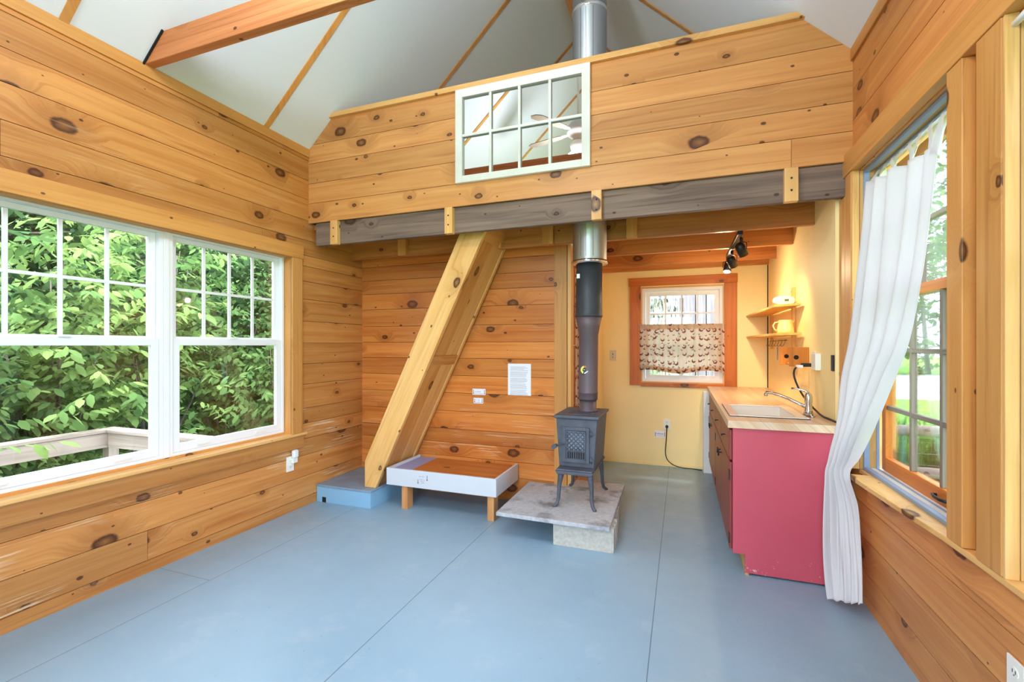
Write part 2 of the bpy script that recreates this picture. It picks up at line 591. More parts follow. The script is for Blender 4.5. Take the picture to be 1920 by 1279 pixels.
def leafmat(name, c1, c2, c3, tr=.4):
    N = NT(name)
    at = N.n('ShaderNodeAttribute', attribute_name='tone')
    sa = N.n('ShaderNodeSeparateColor'); N.l(at.outputs['Color'], sa.inputs[0])
    col = N.ramp(sa.outputs[0], [(0, lin(c1)), (.55, lin(c2)), (1, lin(c3))])
    dif = N.n('ShaderNodeBsdfDiffuse'); tl = N.n('ShaderNodeBsdfTranslucent')
    N.l(col, dif.inputs[0]); N.l(col, tl.inputs[0])
    mx = N.n('ShaderNodeMixShader'); mx.inputs[0].default_value = tr
    N.l(dif.outputs[0], mx.inputs[1]); N.l(tl.outputs[0], mx.inputs[2])
    N.l(mx.outputs[0], N.out.inputs[0])
    N.t.nodes.remove(N.b)
    return N.m


M['leaf'] = leafmat('broad green leaves', (48, 70, 40), (88, 114, 64), (136, 156, 90))
M['leaf_far'] = leafmat('woodland leaves', (38, 58, 38), (66, 90, 54), (104, 126, 72))
M['grassblade'] = leafmat('grass blades', (60, 104, 36), (98, 146, 54), (150, 184, 80))
M['bark'] = plain('grey brown bark', (96, 84, 72), .9, bumpy=.8, bscale=30, var=.3, vscale=20)


def lichen_bark():
    N = NT('furrowed lichen bark')
    co = N.n('ShaderNodeTexCoord').outputs['Object']
    mp = N.n('ShaderNodeMapping'); mp.inputs['Scale'].default_value = (38, 38, 9); N.l(co, mp.inputs[0])
    f = N.noise(mp.outputs[0], 1, 4, .7)
    N.l(N.ramp(f, [(.42, lin((34, 30, 26))), (.50, lin((158, 158, 154))), (.7, lin((180, 180, 176)))]), N.b.inputs['Base Color'])
    N.b.inputs['Roughness'].default_value = .95
    N.bump(f, 1, .01)
    return N.m


M['lichen'] = lichen_bark()


def ground_mat(name, a, b, scale=3):
    N = NT(name)
    co = N.n('ShaderNodeTexCoord').outputs['Object']
    f = N.noise(co, scale, 6, .7)
    N.l(N.mix(N.map(f, .3, .7, 0, 1), lin(a), lin(b)), N.b.inputs['Base Color'])
    N.b.inputs['Roughness'].default_value = 1
    N.b.inputs['Specular IOR Level'].default_value = .1
    N.bump(f, 1, .05)
    return N.m


M['hill'] = ground_mat('leafy hillside', (40, 56, 28), (74, 92, 46))
M['lawn'] = ground_mat('lawn', (104, 150, 58), (140, 178, 84), 6)
M['gravel'] = ground_mat('gravel drive', (196, 192, 186), (220, 216, 210), 8)
M['extwhite'] = plain('white clapboard', (240, 240, 238), .6)


def emis(name, rgb, strength):
    N = NT(name)
    N.b.inputs['Emission Color'].default_value = (*lin(rgb), 1)
    N.b.inputs['Emission Strength'].default_value = strength
    return N.m


M['bulb'] = emis('lit halogen bulb', (255, 214, 150), 12)

# ------------------------------------------------------------------ room shell numbers
XL, XR, XK = -2.99, .90, .845          # left wall, right wall, kitchen right wall
YL, YW, YB, YR = 3.097, 3.80, 5.47, -1.35
ZE, KS, XC = 3.018, .955, -1.045       # eave height, roof slope, ridge x
ZRIDGE = ZE + KS * (XC - XL)


def ceil_z(x):
    return ZE + KS * (x - XL) if x < XC else ZE + KS * (XR + .001 - x)


GAP = .0035


def board_rows(mb, seams, a0, a1, put, openings=(), joints=True, wearfn=None):
    """rows of boards between seams; openings = (a0,a1,z0,z1); put(a0,a1,z0,z1,tone,wear,uo)"""
    for i in range(len(seams) - 1):
        zb, zt = seams[i], seams[i + 1] - GAP
        cuts = [zb, zt]
        for o in openings:
            for z in (o[2], o[3]):
                if zb < z < zt: cuts.append(z)
        cuts = sorted(set(cuts))
        ends = [a0]
        if joints and a1 - a0 > 2 and random.random() < .45:
            ends.append(a0 + (a1 - a0) * random.uniform(.25, .75))
        ends.append(a1)
        for e in range(len(ends) - 1):
            tone = random.random(); uo = (random.random() * 40, random.random() * 40)
            e0, e1 = ends[e], ends[e + 1] - (GAP * .6 if e < len(ends) - 2 else 0)
            for c in range(len(cuts) - 1):
                z0, z1 = cuts[c], cuts[c + 1]
                zm = (z0 + z1) / 2
                iv = [(e0, e1)]
                for o in openings:
                    if o[2] < zm < o[3]:
                        nv = []
                        for p, q in iv:
                            if o[1] <= p or o[0] >= q: nv.append((p, q)); continue
                            if p < o[0]: nv.append((p, o[0]))
                            if q > o[1]: nv.append((o[1], q))
                        iv = nv
                for p, q in iv:
                    put(p, q, z0, z1, tone, wearfn(zm) if wearfn else 0, uo)


# openings
LO = (.95, 2.93, .60, 2.085)      # left pair of windows, y0 y1 z0 z1
R1 = (2.03, 3.00, .67, 2.305)     # right window beside the counter
R2 = (.50, 1.735, .67, 2.305)     # right window nearest the viewer

# ---- left wall
mb = MB()
seams = [0, .078, .256, .433, .57, .70, .828, 1.031, 1.203, 1.38, 1.563, 1.75, 1.90, 2.029, 2.12, 2.249, 2.419, 2.598, 2.76, 2.93, 3.03]
board_rows(mb, seams, YR, YB, lambda a, b, z0, z1, t, w, uo: mb.box(XL - .02, XL, a, b, z0, z1, 1, t, w, uo=uo),
           [LO], wearfn=lambda z: 1.0 if z < .85 else .25)
wl = structure(mb.build('wall_left', M['pine']))
mb = MB()
for (a, b, z0, z1) in ((YR - .1, LO[0], -.05, 3.0), (LO[1], YB + .1, -.05, 3.0), (LO[0], LO[1], -.05, LO[2]), (LO[0], LO[1], LO[3], 3.0)):
    mb.box(XL - .15, XL - .021, a, b, z0, z1)
mb.build('wall_core', M['dark_gap'], wl)

# ---- right wall
mb = MB()
seams = [0, .17, .345, .52, .69, .86, 1.04, 1.21, 1.39, 1.56, 1.74, 1.91, 2.09, 2.26, 2.44, 2.62, 2.79, 2.95, 3.03]
board_rows(mb, seams, YR, 3.2, lambda a, b, z0, z1, t, w, uo: mb.box(XR, XR + .02, a, b, z0, z1, 1, t, w, uo=uo),
           [R1, R2], wearfn=lambda z: .8 if z < .2 else .1)
wr = structure(mb.build('wall_right', M['pine_right']))
mb = MB()
for (a, b, z0, z1) in ((YR - .1, R2[0], -.05, 3.0), (R2[1], R1[0], -.05, 3.0), (R1[1], YB + .1, -.05, 3.0),
                       (R2[0], R2[1], -.05, R2[2]), (R2[0], R2[1], R2[3], 3.0), (R1[0], R1[1], -.05, R1[2]), (R1[0], R1[1], R1[3], 3.0)):
    mb.box(XR + .021, XR + .15, a, b, z0, z1)
mb.build('wall_core', M['dark_gap'], wr)

# ---- kitchen walls
KO = (-.445, .43, .93, 2.02)  # kitchen window opening
mb = MB()
mb.box(XK, XR + .02, 3.205, YB, 0, 2.45)
structure(mb.build('wall_kitchen_right', M['yellow']))
mb = MB()
for (a, b, z0, z1) in ((-.90, KO[0], 0, 2.45), (KO[1], XR + .02, 0, 2.45), (KO[0], KO[1], 0, KO[2]), (KO[0], KO[1], KO[3], 2.45)):
    mb.box(a, b, YB, YB + .12, z0, z1)
structure(mb.build('wall_kitchen', M['yellow']))
mb = MB()
mb.box(.838, .845, 5.455, YB, .9, 2.2)
structure(mb.build('trim_1', M['dark_gap']))

# ---- back wood partition and its side
mb = MB()
seams = [0, .20, .338, .467, .592, .755, .923, 1.082, 1.24, 1.389, 1.542, 1.71, 1.86, 1.993, 2.128, 2.33]
board_rows(mb, seams, XL, -1.0, lambda a, b, z0, z1, t, w, uo: mb.box(a, b, YW, YW + .02, z0, z1, 0, t, w, uo=uo),
           wearfn=lambda z: 1.0 if .33 < z < .5 else (.5 if z < 1.1 else .15), joints=False)
wb = structure(mb.build('wall_back', M['pine_wall']))
mb = MB(); mb.box(XL, -1.0, YW + .021, YW + .08, 0, 2.33)
mb.build('wall_core', M['dark_gap'], wb)
mb = MB()
mb.box(-1.012, -.905, YW - .022, YW + .10, 0, 2.24, 2)
structure(mb.build('trim_2', M['pine_trim'], bevel=.002))
mb = MB()
mb.box(-.903, -.873, YW - .005, YW + .10, 0, 2.2, 2)
structure(mb.build('trim_3', M['pine_pale'], bevel=.002))
mb = MB()
mb.box(-.93, -.868, 4.72, 4.83, 0, 2.2, 2)
mb.box(-.93, -.868, YW + .10, 4.72, 2.06, 2.2, 1)
structure(mb.build('trim_4', M['pine_orange'], bevel=.002))
mb = MB()
mb.box(-.93, -.875, 4.831, YB, 0, 2.33)
wc = structure(mb.build('wall_closet', M['yellow']))
mb = MB(); zz = 0
while zz < 2.05:
    mb.box(-.93, -.878, YW + .101, 4.719, zz, min(zz + .166, 2.058), 1); zz += .17
mb.build('board_cladding', M['pine_wall'], wc)

# ---- loft face wall (boards) with the raked ends
mb = MB()
lseams = [2.397, 2.565, 2.733, 2.904, 3.062, 3.262]
for i in range(5):
    z0, z1 = lseams[i], lseams[i + 1] - GAP
    def xa(z): return max(XL, XL + (z - ZE) / KS) if z > ZE else XL
    def xb(z): return min(XR, XR - (z - ZE) / KS) if z > ZE else XR
    pts = [(xa(z0), z0), (xb(z0), z0)]
    if z0 < ZE < z1: pts.append((XR, ZE))
    pts += [(xb(z1), z1), (xa(z1), z1)]
    if z0 < ZE < z1: pts.append((XL, ZE))
    t = random.random(); uo = (random.random() * 40, random.random() * 40)
    if i == 0:
        mb.prism([(XL, z0), (.598, z0), (.598, z1), (XL, z1)], YL, YL + .022, 1, t, uo)
        mb.prism([(.600, z0), (XR, z0), (XR, z1), (.600, z1)], YL, YL + .022, 1)
    else:
        mb.prism(pts, YL, YL + .022, 1, t, uo)
wloft = structure(mb.build('wall_loft', M['pine_loft']))
mb = MB(); mb.prism([(XL + .01, 2.397), (XR - .01, 2.397), (XR - .01, ZE - .02), (XR - .25, 3.24), (XL + .25, 3.24), (XL + .01, ZE - .02)], YL + .0225, YL + .064, 1)
mb.build('wall_core', M['dark_gap'], wloft)
mb = MB()
xa_, xb_ = XL + (3.25 - ZE) / KS - .03, XR - (3.25 - ZE) / KS + .03
mb.prism([(xa_ - .0, 3.262), (xa_ + .03, 3.285), (xb_ - .03, 3.285), (xb_, 3.262), (xb_ - .0, 3.245), (xa_, 3.245)], YL - .03, YL + .085, 1)
structure(mb.build('trim_5', M['pine_pale'], bevel=.003))

# ---- rear wall (behind the viewer) with glazed doors and upper openings added for daylight
DO = (-1.3, .3, .05, 2.15)
mb = MB()
seams = [round(i * .17, 3) for i in range(29)] + [4.9]
for i in range(len(seams) - 1):
    z0, z1 = seams[i], min(seams[i + 1] - GAP, ZRIDGE - .02)
    def xa(z): return max(XL, XL + (z - ZE) / KS)
    def xb(z): return min(XR, XR - (z - ZE) / KS)
    segs = [(xa(z0), xb(z0), xa(z1), xb(z1))]
    zm = (z0 + z1) / 2
    t = random.random(); uo = (random.random() * 40, random.random() * 40)
    if DO[2] < zm < DO[3]:
        segs = [(XL, DO[0], XL, DO[0]), (DO[1], XR, DO[1], XR)]
    if 2.55 < zm < 3.40:  # upper openings added out of view to let in more daylight
        segs = [(xa(z0), -2.15, xa(z1), -2.15), (.05, xb(z0), .05, xb(z1))]
    for a, b, c, d in segs:
        mb.prism([(a, z0), (b, z0), (d, z1), (c, z1)], YR - .12, YR, 1, t, uo)
structure(mb.build('wall_rear', M['pine']))
d1 = structure(thing('added_door_1', (-1.2, YR - .06, .05), None, None))  # unseen glazed doors, added to bring daylight in from behind
mb = MB()
for x in (-1.3, -.54, .22):
    mb.box(x, x + .08, YR - .1, YR - .04, .0, 2.15)
mb.box(-1.22, .22, YR - .1, YR - .04, 2.07, 2.15); mb.box(-1.22, .22, YR - .1, YR - .04, 0, .12)
mb.build('door_frame', M['white'], d1)
mb = MB(); mb.box(-1.22, .22, YR - .075, YR - .07, .12, 2.07)
mb.build('glass_pane', M['glass'], d1)

# ---- gable wall above the kitchen
mb = MB()
GX0, GX1, GZ0, GZ1 = -2.0, -.1, 2.65, 3.65
gl_ = lambda x: ceil_z(x)
mb.prism([(XL, 2.35), (GX0, 2.35), (GX0, gl_(GX0)), (XL, ZE)], YB, YB + .1, 1)
mb.prism([(GX1, 2.35), (XR, 2.35), (XR, ZE), (GX1, gl_(GX1))], YB, YB + .1, 1)
mb.prism([(GX0, 2.35), (GX1, 2.35), (GX1, GZ0), (GX0, GZ0)], YB, YB + .1, 1)
mb.prism([(GX0, GZ1), (GX1, GZ1), (GX1, gl_(GX1)), (XC, ZRIDGE), (GX0, gl_(GX0))], YB, YB + .1, 1)
structure(mb.build('wall_gable', M['ceil']))
gw = structure(thing('added_window_6', (-1.05, YB + .05, GZ0), None, None))  # unseen gable window, added to light the loft ceiling
mb = MB()
for sx in (-1, 1):
    a = (XL, ZE) if sx < 0 else (XR, ZE)
    b = (XC, ZRIDGE)
    dx = .045 if sx < 0 else -.045
    mb.prism([a, b, (b[0], b[1] - .05), (a[0] + dx, a[1])], YB - .02, YB - .001, 1)
structure(mb.build('trim_6', M['pine_orange']))

mb = MB()
mb.box(GX0, GX0 + .05, YB + .02, YB + .08, GZ0, GZ1); mb.box(GX1 - .05, GX1, YB + .02, YB + .08, GZ0, GZ1); mb.box(-1.075, -1.025, YB + .02, YB + .08, GZ0, GZ1)
mb.box(GX0, GX1, YB + .021, YB + .079, GZ0, GZ0 + .05); mb.box(GX0, GX1, YB + .021, YB + .079, GZ1 - .05, GZ1)
mb.build('window_frame', M['white'], gw)
mb = MB(); mb.box(GX0 + .04, GX1 - .04, YB + .048, YB + .052, GZ0 + .04, GZ1 - .04)
mb.build('glass_pane', M['glass'], gw)
# ---- ceiling slopes
mb = MB()
mb.prism([(XL - .15, ZE - KS * .15), (XC, ZRIDGE), (XC, ZRIDGE + .12), (XL - .15, ZE + .12 - KS * .15)], YR - .12, YB + .12, 1)
mb.prism([(XC, ZRIDGE), (XR + .15, ZE - KS * .15), (XR + .15, ZE + .12 - KS * .15), (XC, ZRIDGE + .12)], YR - .12, YB + .12, 1)
structure(mb.build('ceiling', M['ceil']))
# exposed lower edges of the rafters
n_ = 7
for y in (-1.03, .20, 1.43, 2.66, 3.89, 5.12):
    mb = MB()
    L = (XC - XL)
    th = .012
    mb.prism([(XL, ZE), (XC, ZRIDGE), (XC, ZRIDGE - th), (XL + .01, ZE - .002)], y - .021, y + .021, 1)
    mb.prism([(XR, ZE), (XR - .01, ZE - .002), (XC, ZRIDGE - th), (XC, ZRIDGE)], y - .021, y + .021, 1)
    structure(mb.build('trim_%d' % n_, M['pine_trim'])); n_ += 1
mb = MB(); mb.box(XC - .03, XC + .03, YR, YB, ZRIDGE - .135, ZRIDGE - .02, 1)
structure(mb.build('trim_%d' % n_, M['pine_trim'])); n_ += 1
# top boards under the slopes
mb = MB(); mb.box(XL, XL + .012, YR, YL, 2.955, ZE + .008, 1)
structure(mb.build('trim_%d' % n_, M['pine_trim'], bevel=.003)); n_ += 1
mb = MB(); mb.box(XR - .012, XR, YR, YL, 2.955, ZE + .008, 1)
structure(mb.build('trim_%d' % n_, M['pine_trim'], bevel=.003)); n_ += 1

# ---- floor, loft deck
mb = MB(); mb.box(XL - .1, XR + .1, YR - .1, YB + .1, -.05, 0)
structure(mb.build('floor', M['floor']))
mb = MB()
CX, CY, CR = -.662, 3.51, .128
for x0, x1, y0, y1 in ((XL, CX - .15, YL + .065, YB), (CX + .15, XK, YL + .065, YB), (CX - .15, CX + .15, CY + .15, YB), (CX - .15, CX + .15, YL + .065, CY - .15)):
    mb.box(x0, x1, y0, y1, 2.345, 2.38, 0)
structure(mb.build('trim_%d' % n_, M['joist'])); n_ += 1

# ------------------------------------------------------------------ beams and joists
def nails(parent, pts, r=.006):
    mb = MB()
    for p in pts:
        mb.lathe([(r, 0), (r, .003), (r * .4, .004)], p, 8, Matrix.Rotation(math.pi / 2, 4, 'X'))
    return mb.build('screw_head', M['ink'], parent)


b = thing('loft_beam', (XC, 3.14, 2.2), 'weathered grey brown timber beam running under the loft boards', 'beam')
mb = MB(); mb.box(-2.935, .872, 3.122, 3.165, 2.205, 2.396, 0)
mb.build('timber', M['weathered'], b, bevel=.003)
for x0, x1 in ((-2.745, -2.675), (-1.675, -1.61), (-.57, -.502), (.56, .632)):
    mb = MB(); mb.box(x0, x1, 3.078, 3.1215, 2.195, 2.392, 2)
    c = mb.build('cleat', M['pine_pale'], b, bevel=.003)
    nails(c, [((x0 + x1) / 2, 3.078, 2.26), ((x0 + x1) / 2, 3.078, 2.33)])

jl = ['brown stained loft joist just behind the front beam, with two cleats', 'second loft joist behind the front beam, above the black track light',
      'third loft joist behind the front beam', 'last loft joist, lying against the yellow back wall']
for (y, x0, zt, zb, lb) in ((3.667, XL, 2.34, 2.178, jl[0]), (4.307, -.87, 2.34, 2.178, jl[1]), (5.02, -.87, 2.34, 2.19, jl[2]), (5.425, -.87, 2.34, 2.2, jl[3])):
    b = thing('loft_joist', (0, y, zb), lb, 'joist', 'loft joists over the kitchen')
    mb = MB(); mb.box(x0, XK, y - .018, y + .022, zb, zt, 0)
    mb.build('timber', M['joist'], b, bevel=.002)
    if y < 4:
        for cx, w in ((-2.40, .085), (-1.47, .08), (-1.02, .09), (-.36, .08)):
            mb = MB(); mb.box(cx - w / 2, cx + w / 2, y - .062, y - .0185, zb, zt, 2)
            mb.build('cleat', M['pine_trim'], b, bevel=.002)

b = thing('tie_beam', (XC, 1.837, 3.02), 'rough sawn timber tie beam crossing under the sloped ceiling', 'beam')
mb = MB()
xl0, xr0 = XL + .004, XR - .004
mb.prism([(xl0, 3.022), (xr0, 3.022), (xr0 - .155, 3.180), (xl0 + .155, 3.180)], 1.81, 1.865, 1)
mb.build('timber', M['tie'], b, bevel=.004)
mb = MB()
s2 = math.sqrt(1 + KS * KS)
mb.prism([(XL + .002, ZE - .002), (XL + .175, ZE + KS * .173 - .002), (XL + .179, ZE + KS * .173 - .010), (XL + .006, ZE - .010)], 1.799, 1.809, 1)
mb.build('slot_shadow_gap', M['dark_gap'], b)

# ------------------------------------------------------------------ windows
def frame_x(mb, x0, x1, y0, y1, z0, z1, w, wt=None, wb=None):
    """rectangular frame lying in the YZ plane"""
    wt = wt or w; wb = wb or w
    mb.box(x0, x1, y0, y0 + w, z0, z1, 2); mb.box(x0, x1, y1 - w, y1, z0, z1, 2)
    mb.box(x0, x1, y0 + w, y1 - w, z0, z0 + wb, 1); mb.box(x0, x1, y0 + w, y1 - w, z1 - wt, z1, 1)


def frame_y(mb, y0, y1, x0, x1, z0, z1, w, wt=None, wb=None):
    wt = wt or w; wb = wb or w
    mb.box(x0, x0 + w, y0, y1, z0, z1, 2); mb.box(x1 - w, x1, y0, y1, z0, z1, 2)
    mb.box(x0 + w, x1 - w, y0, y1, z0, z0 + wb, 0); mb.box(x0 + w, x1 - w, y0, y1, z1 - wt, z1, 0)


# left pair: white double hung units
for k, (y0, y1, name) in enumerate(((.98, 1.965, 'window_1'), (2.0, 2.90, 'window_2'))):
    w = structure(thing(name, (-3.07, (y0 + y1) / 2, .64), None, None))
    mb = MB(); frame_x(mb, -3.125, -3.055, y0, y1, .645, 2.085, .022)
    mb.build('window_frame', M['white'], w, bevel=.002)
    # upper sash (outer track)
    a, c = y0 + .024, y1 - .024
    mb = MB(); frame_x(mb, -3.115, -3.092, a, c, 1.375, 2.062, .042, .03, .04)
    us = mb.build('upper_sash', M['white'], w, bevel=.002)
    ym = [a + .042 + (c - a - .084) * i / 4 for i in range(1, 4)]
    mb = MB()
    for y in ym: mb.box(-3.108, -3.096, y - .009, y + .009, 1.415, 2.03, 2)
    mb.box(-3.107, -3.097, a + .04, c - .04, 1.715, 1.733, 1)
    mb.build('muntin_grid', M['white'], us)
    mb = MB(); mb.box(-3.104, -3.101, a + .04, c - .04, 1.41, 2.035)
    mb.build('glass_pane', M['glass'], us)
    # lower sash (inner track)
    mb = MB(); frame_x(mb, -3.088, -3.062, a, c, .668, 1.402, .045, .045, .05)
    ls = mb.build('lower_sash', M['white'], w, bevel=.002)
    mb = MB(); mb.box(-3.077, -3.074, a + .04, c - .04, .71, 1.36)
    mb.build('glass_pane', M['glass'], ls)
    for y in (a + .2, c - .2):
        mb = MB(); mb.box(-3.062, -3.05, y - .045, y + .045, .685, .70)
        mb.build('lift_handle', M['white_paint'], ls, bevel=.003)
    if True:
        mb = MB(); mb.box(-3.068, -3.052, (a + c) / 2 - .03, (a + c) / 2 + .03, 1.402, 1.415)
        mb.build('sash_lock', M['white'], ls, bevel=.003)
# mullion
mb = MB(); mb.box(-3.125, -3.05, 1.966, 1.999, .64, 2.085, 2)
structure(mb.build('trim_%d' % n_, M['white'], bevel=.003)); n_ += 1
# wood jamb lining, casing, stool, apron on left
mb = MB()
mb.box(-3.13, XL + .006, 2.905, 2.93, .62, 2.09, 2)
mb.box(-3.13, XL + .006, .95, 2.93, 2.072, 2.09, 1)
mb.box(-3.10, -3.05, .95, 2.93, .612, .648, 1)
structure(mb.build('trim_%d' % n_, M['pine_orange' if 0 else 'pine_trim'])); n_ += 1
mb = MB()
mb.box(XL, XL + .022, 2.905, 3.01, .632, 2.075, 2)
mb.box(XL, XL + .024, .0, 3.02, 2.076, 2.185, 1)
structure(mb.build('trim_%d' % n_, M['pine_trim'], bevel=.003)); n_ += 1
mb = MB()
mb.box(-3.05, XL + .035, .3, 3.05, .612, .632, 1)
structure(mb.build('trim_%d' % n_, M['pine_pale'], bevel=.003)); n_ += 1
mb = MB()
mb.box(XL, XL + .018, .3, 3.03, .505, .612, 1)
structure(mb.build('trim_%d' % n_, M['pine'], bevel=.002)); n_ += 1

# right windows: wooden double hung with 3 x 2 lights per sash
def right_window(name, y0, y1, full=True):
    w = structure(thing(name, (1.0, (y0 + y1) / 2, .7), None, None))
    mb = MB()
    frame_x(mb, .915, .94, y0, y1, .69, 2.30, .018)
    frame_x(mb, .972, .986, y0, y1, .69, 2.30, .012)
    mb.build('storm_frame', M['bluegrey'], w, bevel=.002)
    a, c = y0 + .024, y1 - .024
    mb = MB(); frame_x(mb, .99, 1.022, a, c, .705, 1.635, .045, .045, .07)
    ls = mb.build('lower_sash', M['pine_orange'], w, bevel=.003)
    mb = MB(); frame_x(mb, 1.026, 1.058, a, c, 1.59, 2.285, .045, .05, .045)
    us = mb.build('upper_sash', M['pine_trim'], w, bevel=.003)
    for (sash, x, z0, z1, zs) in ((ls, 1.006, .775, 1.59, (1.035, 1.333)), (us, 1.042, 1.635, 2.235, (1.93,))):
        mb = MB()
        for i in (1, 2):
            y = a + .045 + (c - a - .09) * i / 3
            mb.box(x - .012, x + .012, y - .011, y + .011, z0, z1, 2)
        for z in zs: mb.box(x - .011, x + .011, a + .045, c - .045, z - .011, z + .011, 1)
        mb.build('muntin_grid', M['deckwood'], sash, bevel=.003)
        mb = MB(); mb.box(x - .002, x + .002, a + .04, c - .04, z0 - .005, z1 + .005)
        mb.build('glass_pane', M['glass'], sash)
    yy = c - .62
    mb = MB(); mb.tube([(.985, yy - .05, .742), (.972, yy - .05, .742), (.966, yy - .02, .74), (.966, yy + .02, .74), (.972, yy + .05, .742), (.985, yy + .05, .742)], .007, 8)
    mb.build('lift_handle', M['black'], ls)
    mb = MB()
    mb.box(.901, 1.06, y0 - .015, y0, .691, 2.3055, 2); mb.box(.901, 1.06, y1, y1 + .0095, .691, 2.3055, 2)
    mb.box(.901, 1.06, y0, y1, 2.301, 2.3055, 1)
    mb.build('jamb', M['pine_pale'], w)  # bright daylight on jamb and edge is painted in as pale pine
    mb = MB()
    mb.box(.866, .898, y1, y1 + .0095, .691, 2.305, 2)
    mb.build('jamb_edge', M['pine_pale'], w)
    mb = MB(); mb.box(.94, 1.07, y0, y1, .662, .70, 1)
    mb.build('sill_frame', M['white_paint'], w)


right_window('window_3', 2.045, 2.99)
right_window('window_4', .52, 1.7255)
# casings on the right wall
def trim(name_mat, boxes, bev=.003):
    global n_
    mb = MB()
    for q in boxes: mb.box(*q)
    structure(mb.build('trim_%d' % n_, M[name_mat], bevel=bev)); n_ += 1


trim('pine_trim', [(.862, XR, 3.0, 3.095, .69, 2.305, 2)])
trim('pine_trim', [(.862, XR, 1.935, 2.03, .692, 2.305, 2)])
trim('pine_trim', [(.862, XR, 1.7355, 1.858, .692, 2.305, 2)])
trim('pine_trim', [(.858, XR, .30, 3.19, 2.306, 2.43, 1)])
trim('pine_trim', [(.862, XK + .06, 3.098, 3.2, 0.93, 2.2, 2)])
# second window: inner lining seen at the edge
# window stool on the right, wider at the first window
mb = MB()
mb.prism([(.812, 2.86), (.812, 2.80), (.842, 2.32), (.862, 2.06), (.866, 1.9), (.866, .2), (.985, .2), (.985, 2.99), (.90, 2.99), (.90, 2.86)], .668, .690, 2, g=1)
structure(mb.build('trim_%d' % n_, M['pine_pale'], bevel=.003)); n_ += 1
trim('pine_right', [(.885, XR, .2, 2.84, .56, .668, 1)])

# kitchen window
w = structure(thing('window_5', (0, YB + .05, .95), None, None))
mb = MB(); frame_y(mb, YB + .03, YB + .11, KO[0] + .015, KO[1] - .015, .945, 2.005, .035)
mb.build('window_frame', M['white'], w, bevel=.002)
for nm, yy, z0, z1, zs in (('upper_sash', YB + .075, 1.46, 1.965, (1.715,)), ('lower_sash', YB + .05, .975, 1.50, ())):
    mb = MB(); frame_y(mb, yy - .012, yy + .012, -.392, .378, z0, z1, .045)
    s_ = mb.build(nm, M['white'], w, bevel=.002)
    mb = MB()
    for i in (1, 2, 3):
        x = -.347 + (.333 + .347) * i / 4
        mb.box(x - .008, x + .008, yy - .005, yy + .005, z0 + .04, z1 - .04, 2)
    for z in zs: mb.box(-.35, .335, yy - .004, yy + .004, z - .008, z + .008, 0)
    mb.build('muntin_grid', M['bluegrey' if 0 else 'white'], s_)
    mb = MB(); mb.box(-.355, .34, yy - .002, yy + .002, z0 + .04, z1 - .04)
    mb.build('glass_pane', M['glass'], s_)
mb = MB(); frame_y(mb, YB - .004, YB + .03, KO[0], KO[1], KO[2], KO[3], .015)
structure(mb.build('trim_%d' % n_, M['pine_pale'])); n_ += 1
trim('pine_orange', [(-.565, KO[0] + .002, YB - .022, YB, .90, 2.03, 2), (KO[1] - .002, .55, YB - .022, YB, .90, 2.03, 2),
                     (-.575, .555, YB - .026, YB, 2.03, 2.125, 0), (KO[0], KO[1], YB - .022, YB, .888, .935, 0)])
# baseboard seam at kitchen wall
trim('yellow', [(-.87, XK, YB - .008, YB, 0, .03, 0)], 0)

# ------------------------------------------------------------------ mirror in an old sash on the loft face
w = thing('sash_mirror', (-1.08, 3.08, 2.55), 'old white eight-pane window sash hung as a mirror on the loft boards', 'mirror')
X0, X1, Z0, Z1 = -1.579, -.576, 2.558, 3.248
mb = MB(); frame_y(mb, 3.066, 3.096, X0, X1, Z0, Z1, .057, .062, .05)
mb.build('frame', M['white_paint'], w, bevel=.003)
mb = MB()
for i in (1, 2, 3):
    x = X0 + .057 + (X1 - X0 - .114) * i / 4
    mb.box(x - .010, x + .010, 3.070, 3.088, Z0 + .05, Z1 - .06, 2)
zmid = 2.905
mb.box(X0 + .057, X1 - .057, 3.0695, 3.088, zmid - .010, zmid + .010, 0)
mb.build('muntin_grid', M['white_paint'], w, bevel=.003)
xs = [X0 + .057 + (X1 - X0 - .114) * i / 4 for i in range(5)]
for i in range(4):
    for (z0, z1) in ((Z0 + .05, zmid), (zmid, Z1 - .062)):
        mb = MB(); mb.box(xs[i], xs[i + 1], 3.0885, 3.0915, z0, z1)
        mb.build('mirror_pane', M['mirror'], w)

# ceiling fan hanging from the ridge (it shows in the mirror)
fx, fy, fz = XC, 1.29, 3.64
fl = bpy.data.lights.new('added_fill_light', 'POINT'); fl.energy = 95; fl.color = (.83, .90, 1); fl.shadow_soft_size = .16
fo_ = bpy.data.objects.new('added_fill_light', fl); fo_.location = (XC, 1.29, 3.64 - .36); COL.objects.link(fo_)  # added light below the fan, brightens the ceiling and walls
w = thing('ceiling_fan', (fx, fy, fz), 'ceiling fan with light wooden blades, reflected in the sash mirror', 'ceiling fan')
mb = MB(); mb.lathe([(.012, 0), (.012, ZRIDGE - .14 - fz - .08)], (fx, fy, fz + .08), 12)
mb.build('downrod', M['white_paint'], w)
mb = MB(); mb.lathe([(.02, .12), (.08, .10), (.12, .05), (.125, .0), (.11, -.03), (.06, -.05), (.055, -.09), (.01, -.10)][::-1], (fx, fy, fz), 28)
mb.build('motor_housing', M['brass'], w)
mb = MB(); mb.lathe([(.03, -.22), (.075, -.19), (.09, -.14), (.06, -.10)], (fx, fy, fz), 24)
mb.build('light_shade', M['white_paint'], w)
